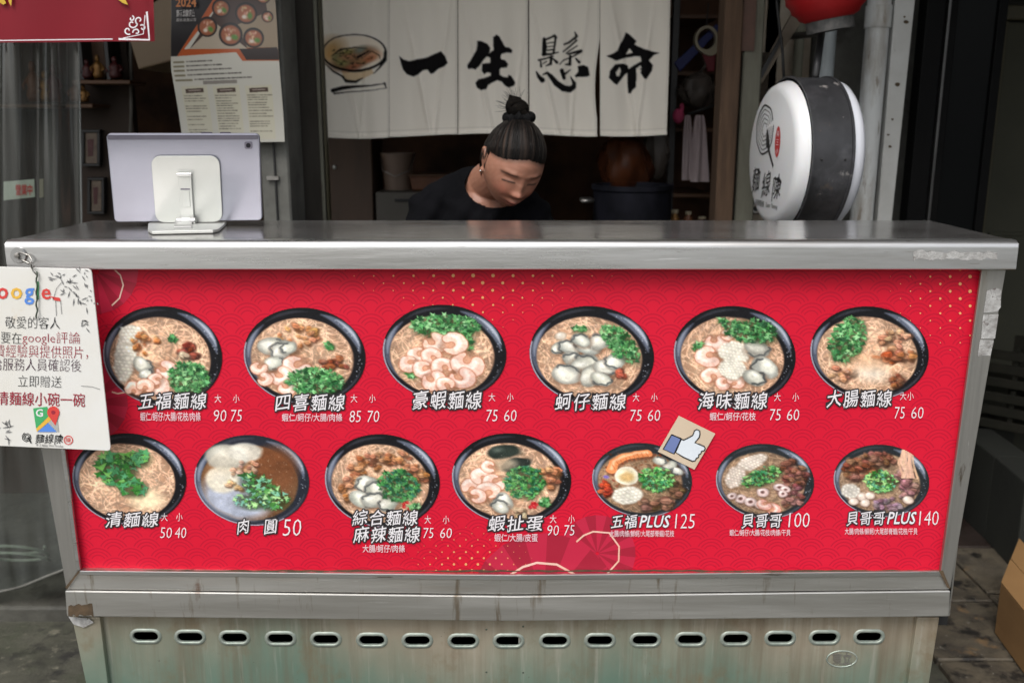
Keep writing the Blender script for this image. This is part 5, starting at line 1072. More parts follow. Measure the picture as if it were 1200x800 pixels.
def figurine(u, v_, Y, h, r, m, label, m2=None):
    t = thing('figurine', label, 'figurine', at(u, v_, Y), 'small ornaments on the shelves'); p = at(u, v_, Y)
    prof = [(.0001, 0), (r * .8, 0), (r, h * .15), (r * .75, h * .35), (r * .95, h * .5), (r * .5, h * .68), (r * .28, h * .72)]
    MB().lathe(prof, 14, Matrix.Translation(p)).build('body', m, t, smooth=True); MB().ball(p + Vector((0, 0, h * .84)), (r * .42, r * .42, h * .16), 12, 8).build('head', m2 or m, t, smooth=True)
    b = MB()
    for s_ in (-1, 1): b = MB(); b.tube([p + Vector((s_ * r * .6, 0, h * .58)), p + Vector((s_ * r * 1.2, -r * .3, h * .4)), p + Vector((s_ * r * .9, -r * .7, h * .3))], [r * .28, r * .22, r * .15], 8); b.build('arm', m, t, smooth=True)
for u, v_, h, r, m, l in ((103, 92, .06, .018, M['red_w'], 'red ornament at the left of the upper shelf'), (116, 92, .075, .018, M['gold_w'], 'gilt figure on the upper shelf'), (136, 92, .07, .022, M['red_w'], 'red lidded jar shape at the right of the upper shelf'), (90, 119.5, .07, .02, M['orange_w'], 'orange figure on the small lower shelf'), (99, 119.5, .055, .016, M['gold_w'], 'gilt figure on the small lower shelf'), (55, 119.5, .10, .02, M['gold_w'], 'gilt hanging ornament behind the clear sheet'), (42, 119.5, .13, .026, M['orange_w'], 'red brown figure behind the clear sheet'), (66, 119.5, .12, .022, M['red_w'], 'dark red ornament behind the clear sheet')):
    figurine(u, v_, 3.20, h, r, m, l)
bc = thing('beige_box_unit', 'beige wall unit with a slanted underside above the tablet', 'wall unit', at(178, 80, 2.95))
MB().prism(px([(150, 22), (215, -20), (215, 68), (162, 82), (150, 42)], 2.95), (0, .25, 0)).build('casing', M['beige'], bc, bevel=.006)
MB().prism(px([(150, 20), (172, 12), (172, 2), (150, 6)], 2.94), (0, .02, 0)).build('trim', M['grey_fridge'], bc, bevel=.002)
tag(MB().tube([at(153, 45, 3.25), at(154, 130, 3.25), at(150, 240, 3.25)], .006, 8).build('wall_pipe', M['grey_fridge'], None, smooth=3, base=at(153, 240, 3.25)), 'thin dark pipe running down the wall behind the tablet', 'pipe')
# ================================================================ things behind the counter
Yb = 3.55
kb = thing('back_cupboard', 'low grey steel cupboard behind the person', 'cupboard', (at(470, 255, Yb).x, Yb + .2, .045))
a, c_ = at(440, 225, Yb), at(520, 225, Yb)
MB().box(a.x, c_.x, Yb, Yb + .42, .045, a.z).build('carcass', M['grey_fridge'], kb, bevel=.006); MB().box(at(463, 230, Yb).x, at(492, 230, Yb).x, Yb - .012, Yb, at(463, 236, Yb).z, at(463, 233, Yb).z).build('handle', M['black_plastic'], kb, bevel=.002)
p = at(465.5, 222, Yb + .08); h = at(465, 180, Yb + .08).z - a.z
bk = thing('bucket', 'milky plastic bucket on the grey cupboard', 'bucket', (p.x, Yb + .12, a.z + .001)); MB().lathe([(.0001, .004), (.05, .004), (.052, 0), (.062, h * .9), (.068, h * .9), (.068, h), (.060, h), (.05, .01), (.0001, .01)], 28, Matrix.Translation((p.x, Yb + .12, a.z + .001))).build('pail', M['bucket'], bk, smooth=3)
MB().tube([(p.x - .066, Yb + .12, a.z + h * .92), (p.x - .05, Yb + .05, a.z + h * .55), (p.x, Yb + .03, a.z + h * .4), (p.x + .05, Yb + .05, a.z + h * .55), (p.x + .066, Yb + .12, a.z + h * .92)], .0025, 6).build('handle', M['wire'], bk, smooth=True)
p = at(500, 224, Yb + .1); bx = thing('orange_tub', 'orange brown tub beside the bucket', 'tub', (p.x, Yb + .12, a.z + .001))
MB().prism([(p.x - .05, Yb + .05, a.z + .002), (p.x + .09, Yb + .05, a.z + .002), (p.x + .10, Yb + .05, a.z + .055), (p.x - .06, Yb + .05, a.z + .055)], (0, .14, 0)).build('box', M['orange_w'], bx, bevel=.005); MB().box(p.x - .064, p.x + .104, Yb + .045, Yb + .195, a.z + .055, a.z + .062).build('rim', M['shelf'], bx, bevel=.002)
dr = thing('brown_cabinet', 'tall brown wooden cabinet door left of the bucket', 'cabinet', (at(410, 250, 3.6).x, 3.65, .045))
MB().box(at(386, 200, 3.6).x, at(436, 200, 3.6).x, 3.6, 3.9, .045, 2.1).build('door', mat('dark_cabinet_wood', (.085, .05, .032), .6, var=((.05, .03, .02), 5, .9), stretch=(3, 3, .4)), dr, bevel=.004)
MB().ball(at(392, 196, 3.595), .008, 10, 8).build('knob', M['silver'], dr, smooth=True)
sh = thing('right_shelf_rack', 'dark open shelf rack crowded with hanging goods left of the wooden jamb', 'shelf rack', (at(810, 250, 3.4).x, 3.5, .045))
for u in (788, 842): q = at(u, 150, 3.4).x; MB().box(q - .012, q + .012, 3.4, 3.43, .045, 2.2).build('upright', M['black_plastic'], sh, bevel=.002, seg=1)
for v_ in (20, 85, 150, 225): z = at(800, v_, 3.5).z; MB().box(at(788, 1, 3.4).x, at(842, 1, 3.4).x + .01, 3.42, 3.75, z - .014, z).build('shelf', M['shelf'], sh, bevel=.002, seg=1)
MB().box(at(780, 150, 3.8).x, at(846, 150, 3.8).x, 3.78, 3.79, .045, 2.2).build('back', M['wall_in'], sh)
MB().tube([at(806, 134, 3.34), at(842, 122, 3.34)], .005, 8).build('hook_bar', M['cable'], sh, smooth=True)
c0 = at(828, 46, 3.36); tp = thing('tape_roll', 'cream roll of tape hanging at the top of the rack', 'tape roll', c0)
vs = []; fs = []
n = 28
for (r_, dy) in ((.031, 0), (.040, 0), (.041, .03), (.031, .03)):
    for k in range(n):
        t = 2*PI*k/n; q = 1.0 + (.38 * max(0, math.cos(t + .95)) ** 4 if r_ > .035 else 0); vs.append((c0.x + r_ * q * math.cos(t), c0.y + dy, c0.z + r_ * q * math.sin(t) * 1.1))
for a_ in range(4):
    for k in range(n): fs.append((a_*n+k, a_*n+(k+1) % n, ((a_+1) % 4)*n+(k+1) % n, ((a_+1) % 4)*n+k))
MB().add(vs, fs).build('ring', M['cream'], tp, smooth=3); MB().tube([c0 + Vector((0, .015, .04)), c0 + Vector((.005, .02, .12))], .002, 6).build('string', M['cable'], tp)
tag(MB().prism([at(822, 58, 3.37), at(839, 60, 3.37), at(837, 84, 3.37), at(829, 84, 3.37)], (0, .01, 0)).build('red_strap', M['red_strap'], None, bevel=.002, base=at(830, 84, 3.37)), 'dark red strap hanging under the tape roll', 'strap')
tag(MB().prism([at(790, 74, 3.39), at(840, 28, 3.39), at(845, 34, 3.39), at(797, 84, 3.39)], (0, .01, 0)).build('blue_strap', M['blue'], None, bevel=.002, base=at(815, 84, 3.39)), 'dark blue strap slanting behind the tape roll', 'strap')
def crumple(name, c0, rad, m, label, cat, seed, n=26, k=10, top=True):
    rs = np.random.RandomState(seed); ph = rs.uniform(0, 6.28, 12); vs = []; fs = []; mm = 18
    for j in range(mm + 1):
        th = PI * j / mm
        for i in range(n):
            a = 2*PI*i/n; f = 1 + .16 * math.sin(3*a + ph[0] + 2*th) + .10 * math.sin(7*a + ph[1] - 3*th) + .07 * math.sin(11*a + 5*th + ph[2]) + .05 * math.sin(k*a + ph[3])
            pin = .35 + .65 * min(1, th / .8) if top else 1
            vs.append((c0.x + rad[0] * f * pin * math.sin(th) * math.cos(a), c0.y + rad[1] * f * pin * math.sin(th) * math.sin(a), c0.z + rad[2] * math.cos(th) * (1.25 if th < 1 else 1)))
    for j in range(mm):
        for i in range(n): fs.append((j*n+i, (j+1)*n+i, (j+1)*n+(i+1) % n, j*n+(i+1) % n))
    t = thing(name, label, cat, (c0.x, c0.y, c0.z - rad[2])); MB().add(vs, fs).build('film', m, t, smooth=True)
    MB().tube([c0 + Vector((0, 0, rad[2] * 1.1)), c0 + Vector((rad[0] * .3, 0, rad[2] * 1.6)), c0 + Vector((rad[0] * .1, .01, rad[2] * 2.2))], [.006, .004, .003], 6).build('knot', m, t, smooth=True)
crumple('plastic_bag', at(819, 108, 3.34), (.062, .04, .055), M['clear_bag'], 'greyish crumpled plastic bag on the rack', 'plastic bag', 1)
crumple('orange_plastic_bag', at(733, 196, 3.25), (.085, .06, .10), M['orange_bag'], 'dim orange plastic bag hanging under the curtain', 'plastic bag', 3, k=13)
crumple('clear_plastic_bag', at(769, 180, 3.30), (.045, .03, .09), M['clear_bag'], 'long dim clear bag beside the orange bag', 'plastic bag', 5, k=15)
tag(MB().ball(at(795, 136, 3.3), (.020, .015, .026), 14, 10).ball(at(799, 127, 3.3), (.008, .008, .018), 10, 8).build('pink_pouch', M['pink'], None, smooth=True, base=at(795, 142, 3.3)), 'small pink cloth pouch beside the grey bag', 'pouch')
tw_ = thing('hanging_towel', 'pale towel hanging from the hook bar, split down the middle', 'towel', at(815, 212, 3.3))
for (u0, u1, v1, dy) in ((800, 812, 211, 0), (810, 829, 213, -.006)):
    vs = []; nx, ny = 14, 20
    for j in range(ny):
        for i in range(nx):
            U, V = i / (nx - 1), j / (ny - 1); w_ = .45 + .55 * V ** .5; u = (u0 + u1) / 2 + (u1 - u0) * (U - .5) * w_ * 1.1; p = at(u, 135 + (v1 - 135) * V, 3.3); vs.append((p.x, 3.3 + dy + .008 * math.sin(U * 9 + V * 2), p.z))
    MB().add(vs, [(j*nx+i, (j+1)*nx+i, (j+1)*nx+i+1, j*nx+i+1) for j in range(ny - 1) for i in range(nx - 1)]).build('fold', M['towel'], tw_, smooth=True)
p = at(740, 258, 3.1); pt = thing('stock_pot', 'dark navy stock pot half hidden by the counter', 'pot', (p.x, 3.1, .045))
zt = at(740, 216, 3.1).z
MB().lathe([(.0001, .75), (.12, .75), (.125, .76), (.128, zt - .02), (.134, zt - .015), (.134, zt), (.12, zt), (.115, .8), (.0001, .8)], 40, Matrix.Translation((p.x, 3.1, 0))).build('pot_body', M['navy'], pt, smooth=3)
MB().box(p.x - .2, p.x + .2, 2.95, 3.3, .045, .749).build('stove_block', M['black_plastic'], pt, bevel=.005)
MB().tube([(p.x - .13, 3.07, zt - .05), (p.x - .165, 3.05, zt - .05), (p.x - .165, 3.12, zt - .05), (p.x - .13, 3.13, zt - .05)], .007, 8).build('handle', M['wire'], pt, smooth=True)
for u, v_, h, r, m, l in ((712, 256, .05, .014, M['orange_w'], 'small orange bottle left of the dark pot'), (790, 258, .06, .018, M['gold_w'], 'small amber jar right of the dark pot'), (806, 256, .05, .016, M['orange_w'], 'small orange capped jar below the towel'), (822, 258, .04, .02, M['red_w'], 'low dark red tin below the towel'), (781, 236, .045, .012, M['clear_bag'], 'thin clear bottle between pot and towel')):
    p = at(u, v_ + 12, 3.28); t = thing('jar', l, 'jar', p, 'jars beside the pot'); MB().lathe([(.0001, 0), (r, 0), (r, h * .7), (r * .6, h * .85), (r * .6, h)], 16, Matrix.Translation(p)).build('glass', m, t, smooth=3)
    MB().lathe([(r * .68, 0), (r * .68, h * .2), (.0001, h * .2)], 14, Matrix.Translation(p + Vector((0, 0, h)))).build('lid', M['cream'], t, smooth=3)
zt = at(800, 272, 3.28).z
tag(MB().box(at(705, 200, 3.2).x, at(840, 200, 3.2).x, 3.24, 3.45, zt - .02, zt - .001).box(at(840, 200, 3.2).x - .03, at(840, 200, 3.2).x, 3.26, 3.44, .045, zt - .021).box(at(760, 200, 3.2).x, at(760, 200, 3.2).x + .03, 3.41, 3.44, .045, zt - .021).build('side_table', M['shelf'], None, base=(.4, 3.35, .045)), 'low brown side table under the jars', 'table')

# ================================================================ right: panel, pipes, lantern sign, door
YW = 3.10
wl = thing('service_panel', 'off-white stained wall panel behind the round sign', 'wall panel', (at(915, 250, YW).x, YW, .045))
MB().box(at(884, 150, YW).x, at(944, 150, YW).x, YW, YW + .03, .045, 2.33).build('sheet', M['box_w'], wl, bevel=.003)
MB().box(at(884, 100, YW - .02).x, at(900, 100, YW - .02).x, YW - .02, YW - .002, at(890, 120, YW).z, at(890, 62, YW).z).build('scorched_patch', mat('charred_patch', (.03, .024, .018), .9, var=((.07, .05, .035), 40, .9), bump=(60, 1)), wl)
for v0, v1 in ((128, 148), (238, 251)):
    s0 = MB().prism(px([(879, v0), (893.5, v0), (893.5, v1), (879, v1)], 2.95), (0, .02, 0)).build('black_socket', M['black_plastic'], wl, bevel=.003); q = at(886, (v0 + v1) / 2, 2.949)
    MB().lathe([(.009, 0), (.0125, .002), (.0155, 0)], 20, Matrix.Translation(q) @ Matrix.Rotation(R(90), 4, 'X')).build('socket_ring', M['wire'], s0, smooth=True)
MB().prism(px([(877, 124), (897, 124), (894, 262), (877, 262)], 2.972), (0, .02, 0)).build('back_plate', M['box_w'], wl, bevel=.002)
br = thing('diagonal_bracket', 'weathered slanting metal bracket above the round sign', 'bracket', at(895, 95, 2.9)); MB().prism(px([(930, 14), (945, 18), (910, 70), (893, 98), (889, 93), (905, 58)], 2.9), (0, .02, 0)).build('arm', mat('weathered_bracket', (.17, .14, .105), .8, var=((.10, .08, .06), 20, .9), bump=(40, .4), grime=((.4, .38, .33), 50, .66, .05)), br, bevel=.002)
MB().prism(px([(914, 44), (918, 44), (893, 92), (889, 88)], 2.893), (0, .008, 0)).build('shadow_lip', M['black_plastic'], br)
tag(MB().tube([at(908, -20, 2.85), at(912, 20, 2.84), at(917, 60, 2.83), at(919, 100, 2.80)], .0042, 8).build('hanging_cable', M['cable'], None, smooth=True, base=at(919, 100, 2.8)), 'black cable dropping behind the round sign', 'cable')
def pipe(u0, u1, ut, v0, Y, m, name, label, tilt=0, collars=()):
    a_, c1 = at(u0, 200, Y), at(u1, 200, Y); r_ = (c1.x - a_.x) / 2; x = (a_.x + c1.x) / 2; t = thing(name, label, 'pipe', (x, Y, 0))
    tx = (at(ut, 0, Y).x - at((u0 + u1) / 2, 200, Y).x) / (at(ut, 0, Y).z - at(u0, 200, Y).z) if tilt else 0; z0 = a_.z
    MB().tube([(x + tx * (z - z0), Y, z) for z in (.02, .8, 1.4, 2.34)], r_, 28).build('tube', m, t, smooth=3)
    for v_ in collars: z = at(u0, v_, Y).z; MB().lathe([(r_, -.012), (r_ + .004, -.012), (r_ + .004, .05), (r_, .05)], 28, Matrix.Translation((x + tx * (z - z0), Y, z))).build('collar', m, t, smooth=3)
    return t
pipe(1001, 1027, 0, 0, 2.92, M['pipe'], 'thick_grey_pipe', 'thickest upright grey plastic pipe right of the round sign', collars=(28,))
pipe(948, 968, 0, 0, 3.02, mat('blue_grey_pipe', (.40, .44, .46), .45, var=((.30, .34, .36), 5, .9), grime=((.1, .08, .06), 12, .64, .06)), 'blue_grey_pipe', 'bluish grey pipe behind the top of the round sign')
pipe(921, 932, 0, 0, 3.06, M['grey_post'], 'drab_pipe', 'thin drab pipe beside the slanting bracket')
pipe(1028.5, 1036, 1052, 0, 2.96, M['pipe_w'], 'white_conduit', 'thin white leaning conduit beside the thick grey pipe', tilt=1)
b = thing('leaning_white_channel', 'wide white leaning metal channel with peeling spots, rightmost of the pipes', 'metal channel', (at(1048, 260, 2.9).x, 2.9, .02))
MB().prism(px([(1054, -60), (1079, -60), (1045, 262), (1023, 700), (1000, 700), (1028, 262)], 2.90), (0, .03, 0)).build('channel', M['pipe_w'], b, bevel=.003)
for u, v_, r_ in ((1052, 99, 3.2), (1062, 26, 3), (1046, 140, 1.8), (1041, 158, 1.6), (1043, 172, 2.2), (1060, 20, 1.6)): MB().prism([at(u + r_ * math.cos(k) * rr(.7, 1.2), v_ + r_ * .8 * math.sin(k) * rr(.7, 1.3), 2.8985) for k in np.linspace(0, 6.28, 9)[:-1]], (0, .001, 0)).build('peeled_spot', M['rustm'], b)
wallbox('passage_wall', at(944, 150, 3.14).x, at(1076, 150, 3.14).x, 3.14, 3.2, .0, 2.35, M['conc'], 'mottled grey wall behind the pipes')

# round double-faced sign: axis nearly along the shop front
c0 = at(940, 182, 2.56); az = R(85); axis = Vector((-math.sin(az), -math.cos(az), 0)).normalized()     # towards the street-left
zx = Vector((0, 0, 1)); hx = axis.cross(zx).normalized() * -1
RM = Matrix((( hx.x, zx.x, axis.x, c0.x), (hx.y, zx.y, axis.y, c0.y), (hx.z, zx.z, axis.z, c0.z), (0, 0, 0, 1)))
rs = thing('round_sign', 'round white double-faced shop sign with a scuffed black band beside the pipes', 'round sign', c0 - Vector((0, 0, .22)))
Rd, T = .200, .054
MB().lathe([(Rd - .001, -T), (Rd + .004, -T), (Rd + .004, -T + .006), (Rd, -T + .007), (Rd, T - .007), (Rd + .004, T - .006), (Rd + .004, T), (Rd - .001, T)], 96, RM).build('band', M['band'], rs, smooth=3)
MB().lathe([(.0001, T + .034), (.162, T + .0335), (.173, T + .031), (.182, T + .025), (.188, T + .014), (.192, T)], 96, RM).build('front_face', M['acrylic'], rs, smooth=True)
MB().lathe([(.196, -T), (.1945, -T - .014), (.190, -T - .026), (.178, -T - .037), (.160, -T - .043), (.0001, -T - .046)], 96, RM).build('rear_face', M['acrylic_rim'], rs, smooth=True)
g = MB()
for k in range(10):
    a = R(-98 + k * 3.4) ; a2 = R(-98 + (k + 1) * 3.4); g.add([RM @ Vector(((Rd + .0012) * math.cos(t), (Rd + .0012) * math.sin(t), z)) for t, z in ((a, -T + .008), (a2, -T + .008), (a2, T - .008), (a, T - .008))], [(0, 1, 2, 3)])
g.build('band_tape', M['band_green'], rs, smooth=True)
for ang, z in ((R(-1), .03), (R(-1), -.03), (R(188), 0.)): MB().ball(RM @ Vector(((Rd + .001) * math.cos(ang), (Rd + .001) * math.sin(ang), z)), .0032, 8, 6).build('screw', M['cable'], rs, smooth=True)
MB().tube([c0 + Vector((.02, 0, Rd)), c0 + Vector((.06, .1, .32)), c0 + Vector((.06, .45, .34))], .010, 10).build('hanger_arm', M['black_plastic'], rs, smooth=True)
def onface(X, Y, z=T + .0345): return RM @ Vector((X, Y, z))
def fl_sign(name, polys, m, z=T + .0347, par=None):
    b = MB()
    for p in polys: b.add([onface(x, y, z) for x, y in p], [tuple(range(len(p)))])
    return b.build(name, m, par or rs)
def sletters(name, body, x0, x1, y0, y1, m, **kw):
    v, f = glyph_mesh(body, kw.get('offset', 0.), kw.get('shear', 0.)); 
    if kw.get('rise'): v[:, 1] += kw['rise'] * ((v[:, 0] % 1) - .5)
    lo, hi = v.min(0), v.max(0); me = bpy.data.meshes.new(name); o0 = Vector(rs['_o'])
    me.from_pydata([onface(x0 + (x1 - x0) * (a - lo[0]) / (hi[0] - lo[0]), y0 + (y1 - y0) * (c_ - lo[1]) / (hi[1] - lo[1]), T + .0350) - o0 for a, c_ in v], [], f); return link(name, me, m, rs)
# sign print: face x runs left to right as read, y up
for i in range(5):
    r_ = .064 - i * .0115; fl_sign('swirl_logo', ribbon([(-.052 + (r_ + .0016 * math.sin(9 * t)) * math.cos(t) * 1.0, .066 + (r_ + .0016 * math.cos(7 * t)) * math.sin(t)) for t in np.linspace(.4, 2*PI + .2, 44)], .0016 if i else .0026), M['ink'] if i == 0 else M['ink_grey'])
fl_sign('brush_mark', ribbon([(-.025, .040), (-.006, .008), (.030, -.028)], [.010, .006, .004]) + ribbon([(-.030, .066), (-.026, .048), (-.018, .022)], [.003, .010, .014]), M['ink'], T + .0351)
sl = fl_sign('seal', [[(.050 + .019 * math.cos(t) , .036 + .040 * math.sin(t)) for t in np.linspace(0, 2*PI, 18, endpoint=False)]], M['seal'])
for i, ch in enumerate('蒜三小'): sletters('seal_text', ch, .041, .059, .050 - i * .022, .064 - i * .022, M['white_print'])
for i, ch in enumerate('麵線陳'): sletters('sign_character', ch, -.128 + i * .080, -.064 + i * .080, -.112 - .004 * i, -.036 - .004 * i, M['ink'], offset=0, shear=.1, rise=.25)
sletters('small_sign_text', '招牌麵線', -.092, -.022, -.140, -.122, M['ink']); sletters('small_sign_text', 'Super Yammy', -.010, .080, -.140, -.124, M['ink'], shear=.3)

# red lantern, top right
lc = at(967, -30, 2.55); rl = thing('red_lantern', 'red paper lantern with a dark base ring at the top edge', 'lantern', at(975, 26, 2.55))
prof = []; 
for k in range(25):
    a = R(-84 + 168 * k / 24); prof.append((.112 * math.cos(a) ** .75 + .0025 * math.cos(k * PI), .125 * math.sin(a)))
TL = Matrix.Translation(lc) @ Matrix.Rotation(R(-10), 4, 'Y')
MB().lathe(prof, 40, TL).build('shade', M['red_lantern'], rl, smooth=True)
for s_ in (-1, 1): MB().lathe([(.040, s_ * .118), (.060, s_ * .112), (.060, s_ * .140), (.042, s_ * .140)], 36, TL).build('base_ring', M['lantern_base'], rl, smooth=3)
MB().lathe([(.0001, -.128), (.041, -.128)], 30, TL).build('inner_disc', M['red_w'], rl)
MB().tube([TL @ Vector((0, 0, .14)), lc + Vector((0, 0, .95 - .02))], .002, 6).build('cord', M['cable'], rl)

# dark glazed door frame, passage door
df_ = thing('black_glazed_door', 'black framed glass door standing right of the pipes', 'door', (at(1105, 260, 2.92).x, 2.92, .02))
x0, x1, x2, x3 = at(1062, 262, 2.92).x, at(1084, 262, 2.92).x, at(1096, 262, 2.92).x, at(1123, 262, 2.92).x
MB().box(x0, x1, 2.92, 2.98, .02, 2.33).build('stile', M['black_frame'], df_, bevel=.004); MB().box(x1 + .003, x1 + .011, 2.912, 2.98, .02, 2.33).build('chrome_strip', mat('dull_metal_strip', (.10, .10, .10), .35, .8, var=((.05, .05, .05), 9, .8)), df_, bevel=.001)
MB().box(x1 + .013, x1 + .04, 2.93, 2.98, .02, 2.33).build('stile', M['black_frame'], df_, bevel=.003); MB().box(x1 + .042, x3 + .06, 2.95, 2.956, .02, 2.33).build('pane', M['dark_glass'], df_)
MB().box(x3 + .062, x3 + .09, 2.94, 2.98, .02, 2.33).build('stile', M['black_frame'], df_, bevel=.003)
wt = thing('passage_tile_wall', 'dark olive tiled wall strip beside the passage door', 'tiled wall', (at(1138, 260, 3.4).x, 3.4, .02))
tx0, tx1 = at(1122, 262, 3.4).x, at(1152, 262, 3.4).x
MB().box(tx0, tx1, 3.41, 3.45, .02, 2.34).build('backing', M['black_plastic'], wt)
for j in range(9):
    MB().box(tx0 + .002, tx1 - .002, 3.400, 3.411, .03 + j * .255, .03 + j * .255 + .250).build('tile', M['tile_w'], wt, bevel=.003, seg=1)
MB().box(at(1131, 230, 3.395).x, at(1135, 230, 3.395).x, 3.388, 3.3995, at(1131, 250, 3.395).z, at(1131, 218, 3.395).z).build('switch_plate', M['olive'], wt, bevel=.001)
od = thing('green_passage_door', 'dark green door with an olive frame at the right edge', 'door', (at(1180, 260, 3.38).x, 3.38, .02))
ox0, ox1 = at(1139, 262, 3.38).x, at(1152, 262, 3.38).x
zt = at(1160, 25, 3.38).z
MB().box(ox0, ox1, 3.36, 3.42, .02, zt).build('jamb', M['olive'], od, bevel=.004); MB().box(ox0, 2.3, 3.36, 3.42, zt + .002, zt + .05).build('head_jamb', M['olive'], od, bevel=.004)
MB().box(ox1 + .004, 2.3, 3.395, 3.43, .03, zt - .003).build('leaf', M['door'], od, bevel=.003); MB().box(ox1 + .03, 2.2, 3.388, 3.3965, 1.0, 1.012).build('door_rail', M['door'], od, bevel=.002)
# low mossy kerb wall with crates, cardboard box
lw2 = thing('low_side_wall', 'low dark mossy wall along the passage floor', 'low wall', (1.75, 2.9, .02))
A = [atz(u, v_, .02) for u, v_ in ((1108, 572), (1150, 592), (1196, 633), (1235, 672))]
for i in range(3):
    p, q = A[i], A[i + 1]; d = (q - p); nv = Vector((-d.y, d.x, 0)).normalized() * .12
    if nv.y < 0: nv = -nv
    MB().prism([p, q, q + nv, p + nv], (0, 0, .30)).build('coping_block', M['low_wall'], lw2, bevel=.006)
for i, (u, v_, l) in enumerate(((1152, 528, 'lower dark slatted crate on the mossy wall'), (1154, 500, 'upper dark slatted crate on the mossy wall'))):
    p = atz(1175, 600, .02); z0 = .325 + i * .155; t = thing('slatted_crate', l, 'crate', (p.x, p.y + .06, z0), 'dark crates on the mossy wall')
    T_ = Matrix.Translation((p.x + .06, p.y + .10, z0)) @ Matrix.Rotation(R(-42), 4, 'Z')
    for sx in (-.24, 0, .225): MB().box(sx, sx + .015, -.115, -.10, 0, .15, T_).build('corner_post', M['crate'], t)
    for k in range(3): MB().box(-.245, .245, -.1285, -.116, .004 + k * .05, .036 + k * .05, T_).build('slat', M['crate'], t, bevel=.002, seg=1)
    MB().box(-.24, .24, -.099, .115, .002, .012, T_).build('floor_board', M['crate'], t); MB().box(-.24, .24, .10, .112, .013, .15, T_).build('rear_board', M['crate'], t)
cb = thing('cardboard_box', 'brown cardboard box standing at the right edge of the passage', 'cardboard box', atz(1200, 700, .02))
p = atz(1173, 684, .17); q = atz(1202, 720, .17); p.z = q.z = .022; d = (q - p).normalized(); nv = Vector((-d.y, d.x, 0)); nv = nv if nv.y > 0 else -nv
nv = (atz(1200, 618, .17) - atz(1173, 684, .17)).normalized(); base = [p, p + d * .42, p + d * .42 + nv * .34, p + nv * .34]
MB().prism(base, (0, 0, .150)).build('carton', M['card_box'], cb, bevel=.003)
up = Vector((0, 0, .150)); MB().prism([p + up + Vector((0, 0, .001)), p + d * .42 + up + Vector((0, 0, .001)), p + d * .42 + nv * .165 + up + Vector((0, 0, .004)), p + nv * .165 + up + Vector((0, 0, .004))], (0, 0, .003)).build('flap', M['card_box'], cb)
MB().prism([p - d * .0006 + nv * .145, p - d * .0006 + nv * .195, p - d * .0006 + nv * .195 + up, p - d * .0006 + nv * .145 + up], -d * .0006).build('tape_strip', mat('brown_parcel_tape', (.33, .22, .11), .25, var=((.28, .18, .09), 20, .7)), cb)
MB().prism([p + nv * .175 + up + Vector((0, 0, .001)), p + d * .42 + nv * .175 + up + Vector((0, 0, .001)), p + d * .42 + nv * .34 + up + Vector((0, 0, .001)), p + nv * .34 + up + Vector((0, 0, .001))], (0, 0, .003)).build('flap', M['card_box'], cb)

# ================================================================ the person behind the counter
pr = thing('person', 'person in black t-shirt, hair in a top knot, looking down behind the counter', 'person', (-.09, 2.58, .045))
HC = at(601, 191, 2.37); HM = Matrix.Translation(HC) @ Matrix.Rotation(R(9), 4, 'Y') @ Matrix.Rotation(R(21), 4, 'Z') @ Matrix.Rotation(R(29), 4, 'X')
RX, RY, RZ = .074, .092, .106
def head_point(d):
    """unit direction in head space -> skin point (face looks along -Y)"""
    p = np.array([d[0] * RX, d[1] * RY, d[2] * RZ]); x, y, z = p
    if z < -.01: k = 1 - .22 * min(1, (-z - .01) / .10) ** 1.3; p[0] *= k
    if y > 0: p[2] += 0
    if z < -.03 and y > 0: p[1] *= 1 - .45 * min(1, (-z - .03) / .07)
    f = max(0, -d[1]) ** .6 if d[1] < 0 else 0
    G = lambda cx, cz, sx, sz: math.exp(-((p[0] - cx) / sx) ** 2 - ((p[2] - cz) / sz) ** 2)
    out = .0
    out += .008 * G(0, -.014, .008, .020) + .014 * G(0, -.030, .012, .009) + .006 * (G(-.012, -.033, .007, .006) + G(.012, -.033, .007, .006))
    out -= .009 * (G(-.031, .004, .016, .010) + G(.031, .004, .016, .010)); out += .006 * (G(-.031, .000, .012, .007) + G(.031, .000, .012, .007))
    out += .005 * (G(-.030, .021, .020, .006) + G(.030, .021, .020, .006)) + .003 * G(0, .045, .05, .02)
    out += .007 * (G(-.038, -.035, .018, .018) + G(.038, -.035, .018, .018))
    out += .013 * G(0, -.058, .021, .006) + .013 * G(0, -.069, .017, .006) - .007 * G(0, -.0635, .022, .002) - .002 * G(0, -.080, .018, .004) + .014 * G(0, -.093, .024, .013) + .005 * G(0, -.065, .035, .03)
    p[1] -= out * f
    return p
sk = bpy.data.meshes.new('body_source'); V_ = []; F_ = []
def addm(b): 
    n = len(V_); V_.extend([tuple(q) for q in b.v]); F_.extend([tuple(i + n for i in f) for f in b.f])
nA, nB = 150, 110; hb = MB(); vs = []
for j in range(nB + 1):
    th = PI * j / nB
    for i in range(nA): ph = 2*PI*i/nA; q = head_point((math.sin(th) * math.cos(ph), math.sin(th) * math.sin(ph), math.cos(th))); vs.append(HM @ Vector(q))
hb.add(vs, [(j*nA+i, (j+1)*nA+i, (j+1)*nA+(i+1) % nA, j*nA+(i+1) % nA) for j in range(nB) for i in range(nA)]); addm(hb)
def cap(pts, rad, n=18): 
    b = MB(); b.tube(pts, rad, n, True); addm(b)
    for p, r_ in ((pts[0], rad[0]), (pts[-1], rad[-1])): b = MB(); b.ball(p, r_ * .999, n, 12); addm(b)
